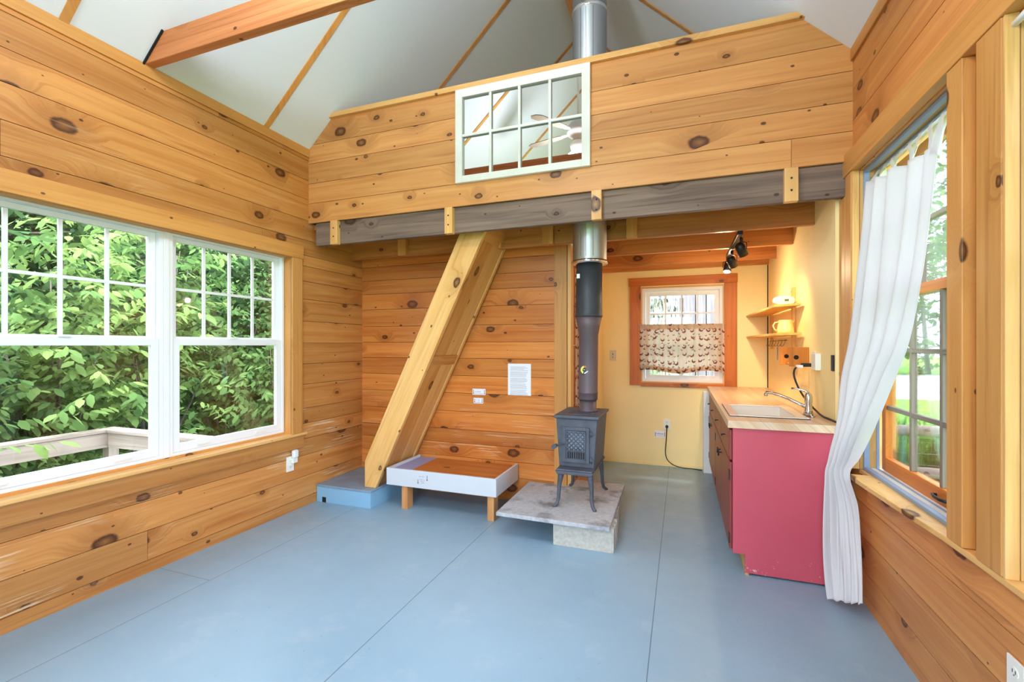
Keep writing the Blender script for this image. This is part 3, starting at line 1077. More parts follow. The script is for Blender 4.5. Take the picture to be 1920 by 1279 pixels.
for k in range(5):
    a = math.radians(196 + 72 * k)
    R_ = Matrix.Translation((fx, fy, fz)) @ Matrix.Rotation(a, 4, 'Z') @ Matrix.Rotation(math.radians(9), 4, 'X')
    mb = MB(); mb.prism([(.20, -.05), (.28, -.065), (.56, -.075), (.61, -.04), (.62, .03), (.58, .075), (.28, .065), (.20, .05)], -.004, .004, 2, xf=R_)
    bl = mb.build('fan_blade', M['fanblade'], w)
    mb = MB()
    for rr in (.035, .02):
        pts = [R_ @ Vector((.17 + rr * 1.3 * math.cos(t), rr * math.sin(t), 0)) for t in [i * math.pi / 6 for i in range(13)]]
        mb.tube(pts, .005, 6, False)
    mb.tube([R_ @ Vector((.10, 0, 0)), R_ @ Vector((.22, 0, 0))], .006, 6)
    mb.build('blade_bracket', M['brass'], bl)

# ------------------------------------------------------------------ boxed stair to the loft
st = thing('loft_stair', (-2.0, 3.5, .15), 'steep boxed pine stair rising from the blue step to the loft beam', 'stair')
SL = 2.07


def stringer(y0, y1, nm):
    zt = 2.335
    pts = [(-2.54, .151), (-2.432, .151), (-2.432 + (zt - .151) / SL, zt), (-2.54 + (zt - .37) / SL, zt), (-2.54, .37)]
    ang = math.atan(SL)
    # build in local coordinates so the grain follows the slope
    Rm = Matrix.Rotation(-ang, 4, 'Y')
    Ri = Rm.inverted()
    lp = [Ri @ Vector((p[0], 0, p[1])) for p in pts]
    mb = MB(); mb.prism([(p.x, p.z) for p in lp], y0, y1, 1, xf=Rm)
    return mb.build(nm, M['pine_pale'], st, bevel=.002)


stringer(3.262, 3.300, 'stringer'); stringer(3.728, 3.766, 'stringer')
ang = math.atan(SL)
Rm = Matrix.Translation((-2.432, 0, .151)) @ Matrix.Rotation(-ang, 4, 'Y')
# closed underside between the stringers (two long boards); local x runs up the slope, local z up and left
for y0, y1 in ((3.301, 3.512), (3.514, 3.727)):
    mb = MB(); mb.box(.02, 2.42, y0, y1, .012, .030, 0, xf=Rm)
    mb.build('back_board', M['pine_pale' if y0 > 3.4 else 'pine_trim'], st)
for u0, u1 in ((1.15, 1.24), (2.25, 2.42)):
    mb = MB(); mb.box(u0, u1, 3.301, 3.727, .0, .0118, 1, xf=Rm)
    mb.build('cleat', M['pine_trim'], st)
for i in range(8):
    z = .38 + i * .25
    xe = -2.54 + (z - .37) / SL
    mb = MB(); mb.box(xe + .005, xe + .15, 3.301, 3.727, z, z + .035, 1)
    mb.build('tread', M['pine_pale'], st)

# blue step platform
st = thing('step_platform', (-2.7, 3.49, 0), 'light blue painted plywood step under the foot of the stair', 'step')
mb = MB()
mb.box(-2.986, -2.425, 3.187, 3.205, .0, .13, 0)
mb.box(-2.443, -2.425, 3.205, 3.79, 0, .13, 1)
mb.box(-2.986, -2.968, 3.205, 3.79, 0, .13, 1)
mb.build('side_boards', M['step'], st, bevel=.002)
mb = MB(); mb.box(-2.986, -2.42, 3.183, 3.795, .13, .15, 1)
mb.build('top_board', M['step_top'], st, bevel=.003)
mb = MB(); mb.box(-2.925, -2.885, 3.1855, 3.1868, .0, .045)
mb.build('notch', M['dark_gap'], st)

# ------------------------------------------------------------------ low white bench
st = thing('low_bench', (-1.83, 3.6, 0), 'low white framed bench with plywood top on short bare wood legs', 'bench')
mb = MB()
mb.box(-2.325, -1.333, 3.268, 3.288, .193, .333, 0)
mb.build('front_board', M['bench_white'], st, bevel=.002)
for xa0 in (-1.353, -2.325):
    mb = MB(); mb.box(xa0, xa0 + .02, 3.288, 3.775, .193, .333, 1)
    mb.build('side_board', M['bench_white'], st, bevel=.002)
mb = MB(); mb.box(-2.13, -1.354, 3.289, 3.775, .295, .313, 0)
mb.build('top_panel', M['ply'], st)
mb = MB(); mb.box(-2.304, -2.131, 3.289, 3.775, .295, .313, 1)
mb.build('painted_top_strip', M['lavender'], st)
for x in (-2.19, -1.415):
    mb = MB(); mb.box(x, x + .055, 3.289, 3.374, 0, .294, 2)
    mb.build('leg', M['leg_wood'], st, bevel=.002)
mb = MB(); mb.box(-2.3, -1.36, 3.74, 3.775, .21, .2945, 0)
mb.build('wall_cleat', M['leg_wood'], st)


def scribble(mb, x0, y, z, w, h, kind):
    """handwriting-like strokes in the XZ plane at depth y"""
    x = x0
    while x < x0 + w:
        d = random.uniform(.5, 1) * h
        mb.box(x, x + h * .22, y - .0006, y, z, z + d)
        if random.random() < .6: mb.box(x, x + h * .7, y - .0006, y, z + d * .5, z + d * .5 + h * .2)
        x += h * random.choice((.7, .8, 1.4))


mb = MB()
yy = 3.2679
for xx, z0, z1 in ((-1.937, .262, .302), (-2.022, .232, .264)):
    mb.box(xx, xx + .004, yy - .0006, yy, z0, z1)
    mb.prism([(xx - .005, z0 + .006), (xx + .009, z0 + .006), (xx + .002, z0 - .004)], yy - .0006, yy, 1)
for zz, x0, ww in ((.262, -2.005, .05), (.25, -1.995, .04), (.236, -1.99, .03)):
    scribble(mb, x0, yy, zz, ww, .007, 0)
mb.build('handwritten_mark', M['ink'], st)
mb = MB(); scribble(mb, -2.01, yy, .285, .045, .011, 0)
mb.build('faint_handwriting', M['ink_pale'], st)

# ------------------------------------------------------------------ hearth
st = thing('hearth_slab', (-.83, 3.49, .16), 'grey stone hearth slab under the iron stove', 'hearth slab')
mb = MB()
rr = []
for i in range(48):
    pass
mb.prism([(-1.225, 3.0), (-.436, 2.99), (-.445, 3.5), (-.452, 3.965), (-.862, 3.965), (-.862, 3.775), (-1.23, 3.775)], .162, .19, 2)
mb.build('slab', M['slab'], st, bevel=.004)


def cinder(loc, lab):
    t = thing('cinder_block', (loc[0] + .2, loc[1] + .095, 0), lab, 'concrete block', 'concrete blocks under the hearth')
    x0, y0 = loc
    L_, D_, H_ = .395, .19, .161
    mb = MB()
    mb.box(x0, x0 + L_, y0, y0 + .03, 0, H_); mb.box(x0, x0 + L_, y0 + D_ - .03, y0 + D_, 0, H_)
    for a in (0, L_ / 2 - .015, L_ - .03): mb.box(x0 + a, x0 + a + .03, y0 + .03, y0 + D_ - .03, 0, H_)
    # end ribs
    for yb in (.0, .085, .155): mb.box(x0 + L_, x0 + L_ + .012, y0 + yb, y0 + yb + .035, 0, H_)
    mb.build('block_shell', M['block'], t, bevel=.002)


cinder((-.825, 3.05), 'pale concrete block under the front right corner of the hearth')
cinder((-.845, 3.30), 'concrete block under the hearth right side, just behind the front block')
cinder((-1.215, 3.57), 'concrete block under the back left corner of the hearth')
cinder((-.86, 3.57), 'concrete block under the back right corner of the hearth')

# ------------------------------------------------------------------ stove
sv = thing('wood_stove', (-.722, 3.54, .19), 'small cast iron wood stove with lattice door on curved legs', 'wood stove')
sx, y0, y1 = -.722, 3.315, 3.755


def taper(mb, xh0, xh1, z0, z1, ya, yb):
    """box whose half width changes from xh0 at z0 to xh1 at z1"""
    b = len(mb.v)
    for z, h in ((z0, xh0), (z1, xh1)):
        mb.v += [(sx - h, ya, z), (sx + h, ya, z), (sx + h, yb, z), (sx - h, yb, z)]
    for q in ((0, 3, 2, 1), (4, 5, 6, 7), (0, 1, 5, 4), (1, 2, 6, 5), (2, 3, 7, 6), (3, 0, 4, 7)):
        mb.face([b + i for i in q])


mb = MB(); taper(mb, .128, .152, .47, .822, y0, y1)
mb.build('firebox', M['stove'], sv, bevel=.006)
mb = MB(); taper(mb, .163, .168, .822, .845, y0 - .02, y1 + .025)
tp = mb.build('top_plate', M['stove'], sv, bevel=.006)
mb = MB(); mb.lathe([(.098, 0), (.10, .004), (.085, .006), (.0845, .003), (.02, .004)], (sx, 3.47, .844), 32)
mb.build('cooking_lid', M['stove'], tp)
mb = MB(); taper(mb, .125, .14, .432, .456, y0 - .085, y1 + .015)
mb.box(sx - .13, sx + .13, y0 - .085, y1 + .01, .4562, .4698)
mb.build('ash_tray_base', M['stove'], sv, bevel=.005)
# door
dx0, dx1, dz0, dz1 = -.822, -.625, .505, .762
mb = MB()
frame_y(mb, y0 - .018, y0 - .001, dx0, dx1, dz0, dz1, .024)
mb.box(dx0 + .02, dx1 - .02, y0 - .008, y0 - .002, dz0 + .02, dz1 - .02)
dr = mb.build('door', M['stove'], sv, bevel=.002)
mb = MB()
gx0, gx1, gz0, gz1 = dx0 + .034, dx1 - .034, .598, .728
frame_y(mb, y0 - .020, y0 - .009, gx0 - .008, gx1 + .008, gz0 - .008, gz1 + .008, .008)
wd = gx1 - gx0; ht = gz1 - gz0
nd = 4
for s_ in (1, -1):
    for i in range(-nd, nd + 1):
        # clip diagonal lines against the opening
        c0 = i * wd / nd * 1.0
        pa = []
        for t in [k / 40 for k in range(41)]:
            z = gz0 + t * ht
            x = (gx0 + c0 + t * wd * 1.0) if s_ > 0 else (gx1 - c0 - t * wd * 1.0)
            if gx0 <= x <= gx1: pa.append((x, z))
        if len(pa) > 3:
            mb.tube([(pa[0][0], y0 - .013, pa[0][1]), (pa[-1][0], y0 - .013, pa[-1][1])], .0038, 6)
mb.build('lattice', M['stove'], dr)
mb = MB(); mb.box(gx0, gx1, y0 - .0105, y0 - .0085, gz0, gz1)
mb.build('door_glass', plain('sooty glass', (150, 158, 170), .12, .5), dr)
mb = MB()
for i in range(8):
    x = gx0 + .004 + i * (wd - .008) / 7.5
    mb.box(x, x + .008, y0 - .0092, y0 - .0080, .535, .58)
mb.build('vent_slots', M['dark_gap'], dr)
mb = MB()
mb.box(gx0 - .004, gx1 + .004, y0 - .013, y0 - .009, .528, .532); mb.box(gx0 - .004, gx1 + .004, y0 - .013, y0 - .009, .583, .588)
for i in range(9):
    x = gx0 - .004 + i * (wd - .008) / 7.5
    mb.box(x, x + .005, y0 - .014, y0 - .009, .53, .585)
mb.build('vent_bars', M['stove'], dr)
for z in (.53, .72):
    mb = MB()
    mb.lathe([(.007, -.02), (.007, .02)], (dx1 + .012, y0 - .012, z), 10)
    mb.box(dx1 - .01, dx1 + .028, y0 - .012, y0, z - .006, z + .006)
    mb.build('hinge', M['stove'], dr)
mb = MB()
mb.tube([(dx0 + .015, y0 - .02, .637), (dx0 - .02, y0 - .03, .637), (-.865, y0 - .045, .632)], .006, 8)
mb.tube([(-.862, y0 - .03, .628), (-.872, y0 - .085, .624)], [.012, .018], 12)
mb.build('door_handle', M['stove'], dr)
mb = MB()
mb.tube([(-.872, y0 - .0855, .624), (-.8725, y0 - .089, .6238)], [.009, .009], 12)
# legs
for sxx, syy in ((-1, -1), (1, -1), (-1, 1), (1, 1)):
    bx = sx + sxx * .105
    by = (y0 - .035) if syy < 0 else (y1 - .03)
    prof = [(0, 0, .432, .024), (.004, .0, .40, .021), (.012, .004, .35, .0155), (.014, .008, .30, .0135), (.016, .014, .25, .0125), (.024, .022, .215, .013), (.04, .036, .197, .013), (.05, .044, .1965, .009)]
    mb = MB()
    mb.tube([(bx + sxx * a, by + syy * b_, z + .0) for a, b_, z, r in prof], [q[3] for q in prof], 10)
    mb.v = [(x, y, max(z, .1905)) for x, y, z in mb.v]
    mb.build('leg', M['stove'], sv)
mb = MB(); mb.lathe([(.078, .0), (.078, .012), (.066, .02), (.066, .09)], (-.69, 3.59, .845), 28)
mb.build('flue_collar', M['stovepipe_hot'], sv)

# stovepipe
sp = thing('stovepipe', (-.69, 3.58, .92), 'black stovepipe widening upward from the iron stove to the beam', 'stovepipe')


def leaning(prof, nm, mat, n=36, parent=sp):
    """rings centred on the leaning axis"""
    mb = MB(); b = 0
    pts = []
    for r, z in prof:
        t = (z - .9) / 1.1
        pts.append(((-.690 + .025 * t), 3.585 - .07 * t, z, r))
    for x, y, z, r in pts:
        for k in range(n):
            a = 2 * math.pi * k / n
            mb.v.append((x + r * math.cos(a), y + r * math.sin(a), z))
    for i in range(len(pts) - 1):
        for k in range(n):
            k2 = (k + 1) % n
            mb.face([i * n + k, i * n + k2, (i + 1) * n + k2, (i + 1) * n + k], None, (.5, 0), True)
    mb.face([k for k in range(n)][::-1]); mb.face([(len(pts) - 1) * n + k for k in range(n)])
    o = mb.build(nm, mat, parent)
    return o


leaning([(.0735, .935), (.0745, .945), (.0745, .985), (.0765, .988), (.0765, .994), (.0745, .998), (.0735, 1.44), (.076, 1.447), (.084, 1.50), (.100, 1.575)], 'lower_pipe', M['stovepipe_hot'])
leaning([(.102, 1.574), (.105, 1.58), (.105, 1.588), (.101, 1.592), (.1005, 1.63), (.1, 1.64), (.0985, 1.975)], 'upper_pipe', M['stovepipe'])
mb = MB()
# magnetic thermometer: teardrop gauge on the side facing the room
gc = Vector((-.676, 3.502, 1.163)) 
nrm = Vector((.19, -.98, .0)).normalized(); tx = Vector((.98, .19, 0)).normalized(); tz = Vector((0, 0, 1))
GM = Matrix(((tx.x, tz.x, nrm.x, gc.x), (tx.y, tz.y, nrm.y, gc.y), (tx.z, tz.z, nrm.z, gc.z), (0, 0, 0, 1)))
GM = GM @ Matrix.Rotation(math.radians(-20), 4, 'Z') @ Matrix.Translation((-.022, 0, .0))
Gr = .036


def arc(a0, a1, r0, r1, z0, z1, nm, mat, par):
    n = 16
    pts = [(r1 * math.cos(math.radians(a0 + (a1 - a0) * i / n)), r1 * math.sin(math.radians(a0 + (a1 - a0) * i / n))) for i in range(n + 1)]
    if r0 > 0: pts += [(r0 * math.cos(math.radians(a1 - (a1 - a0) * i / n)), r0 * math.sin(math.radians(a1 - (a1 - a0) * i / n))) for i in range(n + 1)]
    else: pts.append((0, 0))
    mb = MB(); mb.prism(pts, z0, z1, 2, xf=GM)
    return mb.build(nm, mat, par)


gg = thing('stove_thermometer', tuple(gc), 'small round yellow and red gauge stuck on the stovepipe', 'thermometer')
mb = MB()
pts = [(Gr * math.cos(math.radians(a)), Gr * math.sin(math.radians(a))) for a in range(20, 281, 10)]
mb.prism(pts, .0, .006, 2, xf=GM)
mb.build('backing', M['black'], gg)
arc(125, 262, .018, .032, .0061, .0072, 'cool_zone', M['yellow_ink'], gg)
arc(35, 122, .018, .032, .0061, .0072, 'hot_zone', M['orange_ink'], gg)
mb = MB(); mb.prism([(.002, -.026), (.010, -.029), (.031, .002), (.026, .008)], .0061, .0072, 2, xf=GM)
mb.build('white_band', M['white'], gg)
mb = MB(); mb.prism([(-.004, -.002), (.004, .003), (-.017, -.001)], .0075, .009, 2, xf=GM)
mb.build('needle', M['white'], gg)

tag(MB().prism([(-.745, 1.862), (-.722, 1.862), (-.722, 1.895), (-.745, 1.895)], 3.432, 3.436, 1).build('pipe_label', M['paper'], ), 'tiny pale paper label stuck on the upper stovepipe', 'label')

# insulated steel chimney
ch = thing('chimney_pipe', (CX, CY, 1.98), 'large stainless steel chimney rising above the loft rail', 'chimney')
mb = MB(); mb.lathe([(.126, 1.992), (.128, 2.0), (.128, 3.865), (.131, 3.87), (.131, 3.90), (.128, 3.905), (.128, 4.36)], (CX, CY, 0), 48)
mb.build('outer_casing', M['steel'], ch)
mb = MB(); mb.lathe([(.10, 1.972), (.135, 1.974), (.138, 1.985), (.136, 1.998), (.1285, 2.0)], (CX, CY, 0), 48)
mb.build('trim_ring', M['chrome'], ch)
mb = MB(); mb.lathe([(.1312, 3.872), (.134, 3.876), (.134, 3.894), (.1312, 3.898)], (CX, CY, 0), 48, caps=False)
mb.build('locking_band', M['chrome'], ch)
mb = MB()
for a in (250, 268, 292):
    x, y = CX + .1283 * math.cos(math.radians(a)), CY + .1283 * math.sin(math.radians(a))
    mb.tube([(x, y, 2.02), (x, y, 3.86)], .0015, 6)
mb.build('seam', M['steel_shade'], ch)

# ------------------------------------------------------------------ kitchen cabinets
kb = thing('base_cabinets', (.56, 4.2, 0), 'row of red painted base cabinets under the wooden counter', 'kitchen cabinet')
mb = MB()
FX = .283
mb.prism([(FX, .12), (.349, .12), (.349, .012), (.838, .012), (.838, .866), (FX, .866)], 3.04, 3.058, 1)
mb.build('end_panel', M['red'], kb, bevel=.002)
mb = MB(); mb.box(.352, .366, 3.058, 5.28, 0, .12, 1); mb.box(.35, .37, 3.043, 3.0575, 0.0, .0115, 2)
mb.build('toe_kick', M['shelfwood'], kb)
mb = MB(); mb.box(FX + .001, .838, 3.0585, 5.30, .121, .74); mb.box(FX + .001, FX + .02, 3.0585, 5.30, .74, .866)
mb.build('carcass', M['red_door'], kb)
dy = [(3.064, 3.70), (3.706, 4.30), (4.306, 4.86), (4.866, 5.295)]
for i, (a, b_) in enumerate(dy):
    mb = MB(); mb.box(FX - .016, FX, a, b_, .668, .852, 1)
    d_ = mb.build('drawer', M['red_door'], kb, bevel=.004)
    ym = (a + b_) / 2
    mb = MB(); mb.tube([(FX - .016, ym, .765), (FX - .034, ym, .765)], .004, 8); mb.tube([(FX - .036, ym - .025, .762), (FX - .036, ym + .025, .762)], .005, 8)
    mb.build('knob', M['black'], d_)
    mb = MB(); mb.box(FX - .016, FX, a, b_, .135, .655, 2)
    d_ = mb.build('door', M['red_door'], kb, bevel=.004)
    yk = b_ - .045 if i % 2 == 0 else a + .045
    mb = MB(); mb.tube([(FX - .016, yk, .585), (FX - .034, yk, .585)], .004, 8); mb.tube([(FX - .036, yk, .56), (FX - .036, yk, .60)], .005, 8)
    mb.build('knob', M['black'], d_)
    yh = a + .004 if i % 2 == 0 else b_ - .004
    for z in (.20, .58):
        mb = MB(); mb.box(FX - .020, FX - .014, yh - .012, yh + .012, z - .03, z + .03)
        mb.build('hinge', M['black'], d_)
tag(MB().box(.212, .838, 5.31, 5.455, 0, .864).build('filler_panel', M['white_paint'], bevel=.003),
    'narrow white panel between the far end of the cabinets and the yellow wall', 'panel')

# counter
ct = thing('countertop', (.55, 4.2, .87), 'worn butcher block countertop with dropped-in sink', 'countertop')
SX0, SX1, SY0, SY1 = .315, .705, 3.235, 3.775
for (a, b_, c, d_) in (((.258), .838, 3.022, SY0), ((.250), SX0, SY0, SY1), (SX1, .838, SY0, SY1), (.245, .838, SY1, 5.46)):
    pass
mb = MB()
bx = [(.256, SX0, 3.022, 5.46), (SX0, SX1, 3.022, SY0), (SX0, SX1, SY1, 5.46), (SX1, .842, 3.022, 5.46)]
for a, b_, c, d_ in bx: mb.box(a, b_, c, d_, .868, .912, 1, tone=.5, uo=(3.1, 2.2))
mb.build('wood_top', M['butcher'], ct)
sk = thing('kitchen_sink', (.5, 3.5, .9), 'cream enamel sink set flush in the wooden counter', 'sink')
mb = MB()
frame_pts = [(.283, .717, 3.203, 3.812)]
a, b_, c, d_ = frame_pts[0]
mb.box(a, SX0 + .012, c, d_, .9121, .921); mb.box(SX1 - .05, b_, c, d_, .9121, .921)
mb.box(SX0 + .012, SX1 - .05, c, SY0 + .012, .9121, .921); mb.box(SX0 + .012, SX1 - .05, SY1 - .012, d_, .9121, .921)
mb.build('rim', M['sink'], sk, bevel=.003)
mb = MB()
x0, x1, ya, yb = SX0 + .005, SX1 - .045, SY0 + .005, SY1 - .005
for (q) in ((x0, x0 + .004, ya, yb, .75, .912), (x1 - .004, x1, ya, yb, .75, .912), (x0, x1, ya, ya + .004, .75, .912), (x0, x1, yb - .004, yb, .75, .912), (x0, x1, ya, yb, .746, .75)):
    mb.box(*q)
mb.build('basin', M['sink'], sk)
mb = MB()
for q in ((a - .003, b_ + .003, c - .003, c - .0002), (a - .003, a - .0002, c, d_)): mb.box(q[0], q[1], q[2], q[3], .9121, .9165)
mb.build('rim_dark_line', M['blackplastic'], sk)  # thin black line along two sides of the rim
fa = thing('kitchen_faucet', (.752, 3.40, .912), 'chrome single lever faucet behind the sink', 'faucet')
mb = MB(); 
for i, (z0, z1, k) in enumerate(((.912, .922, 1), (.922, .930, .8))):
    mb.prism([(.752 + .03 * k * math.cos(t), 3.40 + .10 * k * math.sin(t)) for t in [j * math.pi / 12 for j in range(24)]], z0, z1, 2)
mb.build('base_plate', M['chrome'], fa, bevel=.002)
mb = MB(); mb.lathe([(.026, .93), (.022, .945), (.020, .99), (.023, 1.0), (.023, 1.03), (.018, 1.05), (.008, 1.058)], (.752, 3.40, 0), 20)
mb.build('body', M['chrome'], fa)
mb = MB(); mb.tube([(.74, 3.405, .965), (.70, 3.42, .985), (.65, 3.445, 1.01), (.60, 3.47, 1.03), (.56, 3.495, 1.04), (.535, 3.51, 1.04), (.53, 3.513, 1.03), (.53, 3.513, 1.015)], [.011, .011, .0105, .010, .010, .011, .012, .012], 12)
mb.build('spout', M['chrome'], fa)
mb = MB(); mb.tube([(.752, 3.40, 1.055), (.735, 3.41, 1.068), (.69, 3.43, 1.078), (.665, 3.44, 1.078)], [.011, .008, .006, .007], 10)
mb.build('lever', M['chrome'], fa)

# ------------------------------------------------------------------ kitchen wall things
sh = thing('wall_shelf', (.76, 4.7, 1.32), 'two-tier light wood shelf in the corner on the yellow wall', 'shelf')
for z in (1.672, 1.452):
    mb = MB(); mb.prism([(XK - .021, 3.93), (XK - .021, YB - .002), (.640, YB - .002), (.668, 4.07)], z - .018, z, 2, g=1)
    mb.build('shelf_board', M['shelfwood'], sh, bevel=.002)
for y, zb, zt in ((4.25, 1.32, 1.82), (5.2, 1.32, 1.70)):
    mb = MB(); mb.box(XK - .020, XK - .0005, y - .03, y + .03, zb, zt, 2)
    mb.build('upright', M['shelfwood'], sh, bevel=.002)
ck = thing('tabletop_clock', (.75, 4.15, 1.672), 'white oval digital clock on the top shelf', 'clock')
cm = Matrix.Translation((.75, 4.15, 1.709)) @ Matrix.Rotation(math.radians(8), 4, 'Z') @ Matrix.Rotation(math.pi / 2, 4, 'X')
mb = MB()
def oval(hx, hz, n=32):
    return [(hx * math.copysign(abs(math.cos(t)) ** .75, math.cos(t)), hz * math.copysign(abs(math.sin(t)) ** .9, math.sin(t))) for t in [2 * math.pi * i / n for i in range(n)]]
mb.prism(oval(.078, .036), -.02, .02, 2, xf=cm)
mb.build('case', M['clockwhite'], ck, bevel=.008)
mb = MB(); mb.box(.0, .03, -.006, .010, .0201, .0212, xf=cm)
mb.build('display', M['lcd'], ck)
for q in ((-.05, -.046, -.004, .0), (.045, .052, -.001, .003), (-.02, -.013, -.002, .001)):
    mb = MB(); mb.box(*q, .0201, .0212, xf=cm)
    mb.build('button', M['ink_pale'], ck)
tw = tag(MB().tube([(XK - .025, 4.24, 1.79), (.80, 4.23, 1.765), (.79, 4.22, 1.775), (.785, 4.215, 1.80)], .003, 6).build('twig_hook', M['brass']), 'little bent metal hook at the top of the shelf upright', 'hook')

pt = thing('pitcher', (.76, 4.16, 1.452), 'small cream yellow pitcher on the lower shelf', 'pitcher')
px, py, pz = .762, 4.15, 1.452
mb = MB(); mb.lathe([(.055, .0), (.060, .006), (.058, .03), (.052, .07), (.048, .10), (.050, .104), (.045, .104), (.044, .098), (.048, .04), (.01, .012)], (px, py, pz), 28)
mb.build('body', M['cream'], pt)
mb = MB(); mb.tube([(px - .046, py - .01, pz + .088), (px - .075, py - .012, pz + .085), (px - .088, py - .014, pz + .06), (px - .078, py - .012, pz + .03), (px - .055, py - .01, pz + .018)], .006, 8)
mb.build('handle', M['cream'], pt)
mb = MB(); mb.tube([(px + .044, py, pz + .085), (px + .055, py, pz + .096), (px + .062, py, pz + .102)], [.012, .009, .006], 8)
mb.build('spout', M['cream'], pt)

hk = thing('hook_rail', (.835, 4.8, 1.40), 'thin wire rail with small hooks below the lower shelf', 'hook rail')
mb = MB(); mb.tube([(.815, 4.38, 1.40), (.815, 5.2, 1.395)], .004, 8)
mb.build('rail', M['steel_shade'], hk)
for i in range(6):
    y = 4.45 + i * .135
    mb = MB(); mb.tube([(.815, y, 1.405), (.812, y, 1.38), (.80, y, 1.352), (.785, y, 1.348), (.776, y, 1.362)], .0028, 6)
    mb.build('hook', M['steel_shade'], hk)
tag(MB().box(.838, .8445, 4.93, 4.96, 1.22, 1.34).build('thermometer_strip', M['steel_shade']), 'narrow dark metal strip on the yellow wall left of the wooden rack', 'strip')

rk = thing('wall_rack', (.79, 3.95, 1.2), 'small bamboo two-sided rack with round holes beside the outlet', 'rack')
for y, nm in ((3.80, 'front_panel'), (4.13, 'rear_panel')):
    mb = MB(); mb.box(.722, XK - .001, y, y + .014, 1.205, 1.345, 2)
    q = mb.build(nm, M['bamboo'], rk, bevel=.003)
    mb = MB(); mb.lathe([(.0, .0), (.016, .0), (.016, .001), (.0, .001)], (.765, y - .0002, 1.272), 20, Matrix.Rotation(math.pi / 2, 4, 'X'), caps=False)
    mb.build('round_hole', M['dark_gap'], q)
for x, z, r in ((.80, 1.33, .006), (.77, 1.22, .009)):
    mb = MB(); mb.tube([(x, 3.815, z), (x, 4.129, z)], r, 10)
    mb.build('dowel', M['shelfwood'], rk)


def outlet(loc, face, lab, sc=1.0, plug=False):
    """face: '+x','-x','-y' direction the plate looks at"""
    o = thing('wall_outlet', loc, lab, 'outlet')
    ax = {'+x': Matrix(((0, 0, 1), (1, 0, 0), (0, 1, 0))), '-x': Matrix(((0, 0, -1), (-1, 0, 0), (0, 1, 0))), '-y': Matrix(((1, 0, 0), (0, 0, -1), (0, 1, 0)))}[face].to_4x4()
    X = Matrix.Translation(loc) @ ax
    mb = MB(); mb.box(-.037, .037, -.06, .06, 0, .007, xf=X)
    mb.build('cover_plate', M['outlet'], o, bevel=.002)
    for s_ in (-1, 1):
        mb = MB(); mb.prism([(.017 * math.cos(t), s_ * .024 + .014 * math.sin(t)) for t in [j * math.pi / 8 for j in range(16)]], .007, .009, 2, xf=X)
        r_ = mb.build('receptacle', M['outlet'], o)
        mb = MB(); mb.box(-.008, -.005, s_ * .024 - .003, s_ * .024 + .007, .009, .0096, xf=X); mb.box(.005, .008, s_ * .024 - .003, s_ * .024 + .007, .009, .0096, xf=X)
        mb.box(-.002, .002, s_ * .024 - .010, s_ * .024 - .006, .009, .0096, xf=X)
        mb.build('slots', M['slot'], r_)
    return o, X


o, X = outlet((XL + .001, 2.895, .395), '+x', 'white outlet on the left wall below the window')
nl = thing('night_light', (XL + .02, 2.92, .42), 'small white plug-in night light on the left wall outlet', 'night light')
mb = MB(); mb.box(XL + .0105, XL + .035, 2.90, 2.945, .40, .44)
mb.build('plug_body', M['outlet'], nl, bevel=.003)
mb = MB(); mb.box(XL + .012, XL + .045, 2.897, 2.95, .44, .505)
mb.build('shade', plain('milky plastic', (236, 240, 246), .4), nl, bevel=.012)
outlet((XR - .001, 1.735, .40), '-x', 'white outlet low on the right wall under the windows')
outlet((-.160, YB - .001, .47), '-y', 'outlet low on the yellow back wall with black plug')
sw = thing('light_switch', (-.757, YB - .001, 1.24), 'beige switch plate on the yellow wall right of the stovepipe', 'switch')
mb = MB(); mb.box(-.793, -.723, YB - .008, YB - .001, 1.18, 1.298)
mb.build('cover_plate', plain('almond plate', (214, 204, 176), .4), sw, bevel=.002)
mb = MB(); mb.box(-.762, -.754, YB - .016, YB - .008, 1.245, 1.262); mb.box(-.762, -.754, YB - .012, YB - .008, 1.212, 1.225)
mb.build('toggle', M['slot'], sw)
# plug and cord along the back wall
pc = thing('power_cord', (-.16, YB - .02, .44), 'black power cord drooping from the back wall outlet to the floor', 'cord')
mb = MB(); mb.lathe([(.016, 0), (.017, .02), (.008, .034), (.005, .05)], (-.160, YB - .0112, .447), 12, Matrix.Rotation(math.pi / 2, 4, 'X') )
mb.build('plug', M['blackplastic'], pc)
def spline(P, n=8):
    P = [Vector(p) for p in P]; out = []
    for i in range(len(P) - 1):
        a, b_, c, d_ = P[max(i - 1, 0)], P[i], P[i + 1], P[min(i + 2, len(P) - 1)]
        for k in range(n):
            t = k / n
            out.append(.5 * ((2 * b_) + (c - a) * t + (2 * a - 5 * b_ + 4 * c - d_) * t * t + (3 * b_ - a - 3 * c + d_) * t ** 3))
    return out + [P[-1]]
mb = MB(); mb.tube(spline([(-.160, YB - .06, .447), (-.162, YB - .055, .40), (-.168, YB - .03, .28), (-.175, YB - .03, .16), (-.155, YB - .035, .08), (-.09, YB - .05, .03), (.0, YB - .06, .010), (.10, YB - .06, .008), (.20, YB - .09, .008)]), .005, 8)
mb.build('cable', M['blackplastic'], pc)
nt = thing('taped_note', (-.235, YB, .31), 'small white note taped beside the back wall outlet', 'note')
mb = MB(); mb.box(-.295, -.176, YB - .003, YB - .0005, .315, .392)
mb.build('paper', M['paper'], nt)
mb = MB()
scribble(mb, -.275, YB - .0031, .352, .075, .014, 0); scribble(mb, -.265, YB - .0031, .335, .06, .008, 0)
for xx in (-.288, -.186): mb.box(xx, xx + .005, YB - .0037, YB - .0031, .328, .375)
mb.build('handwriting', M['ink'], nt)

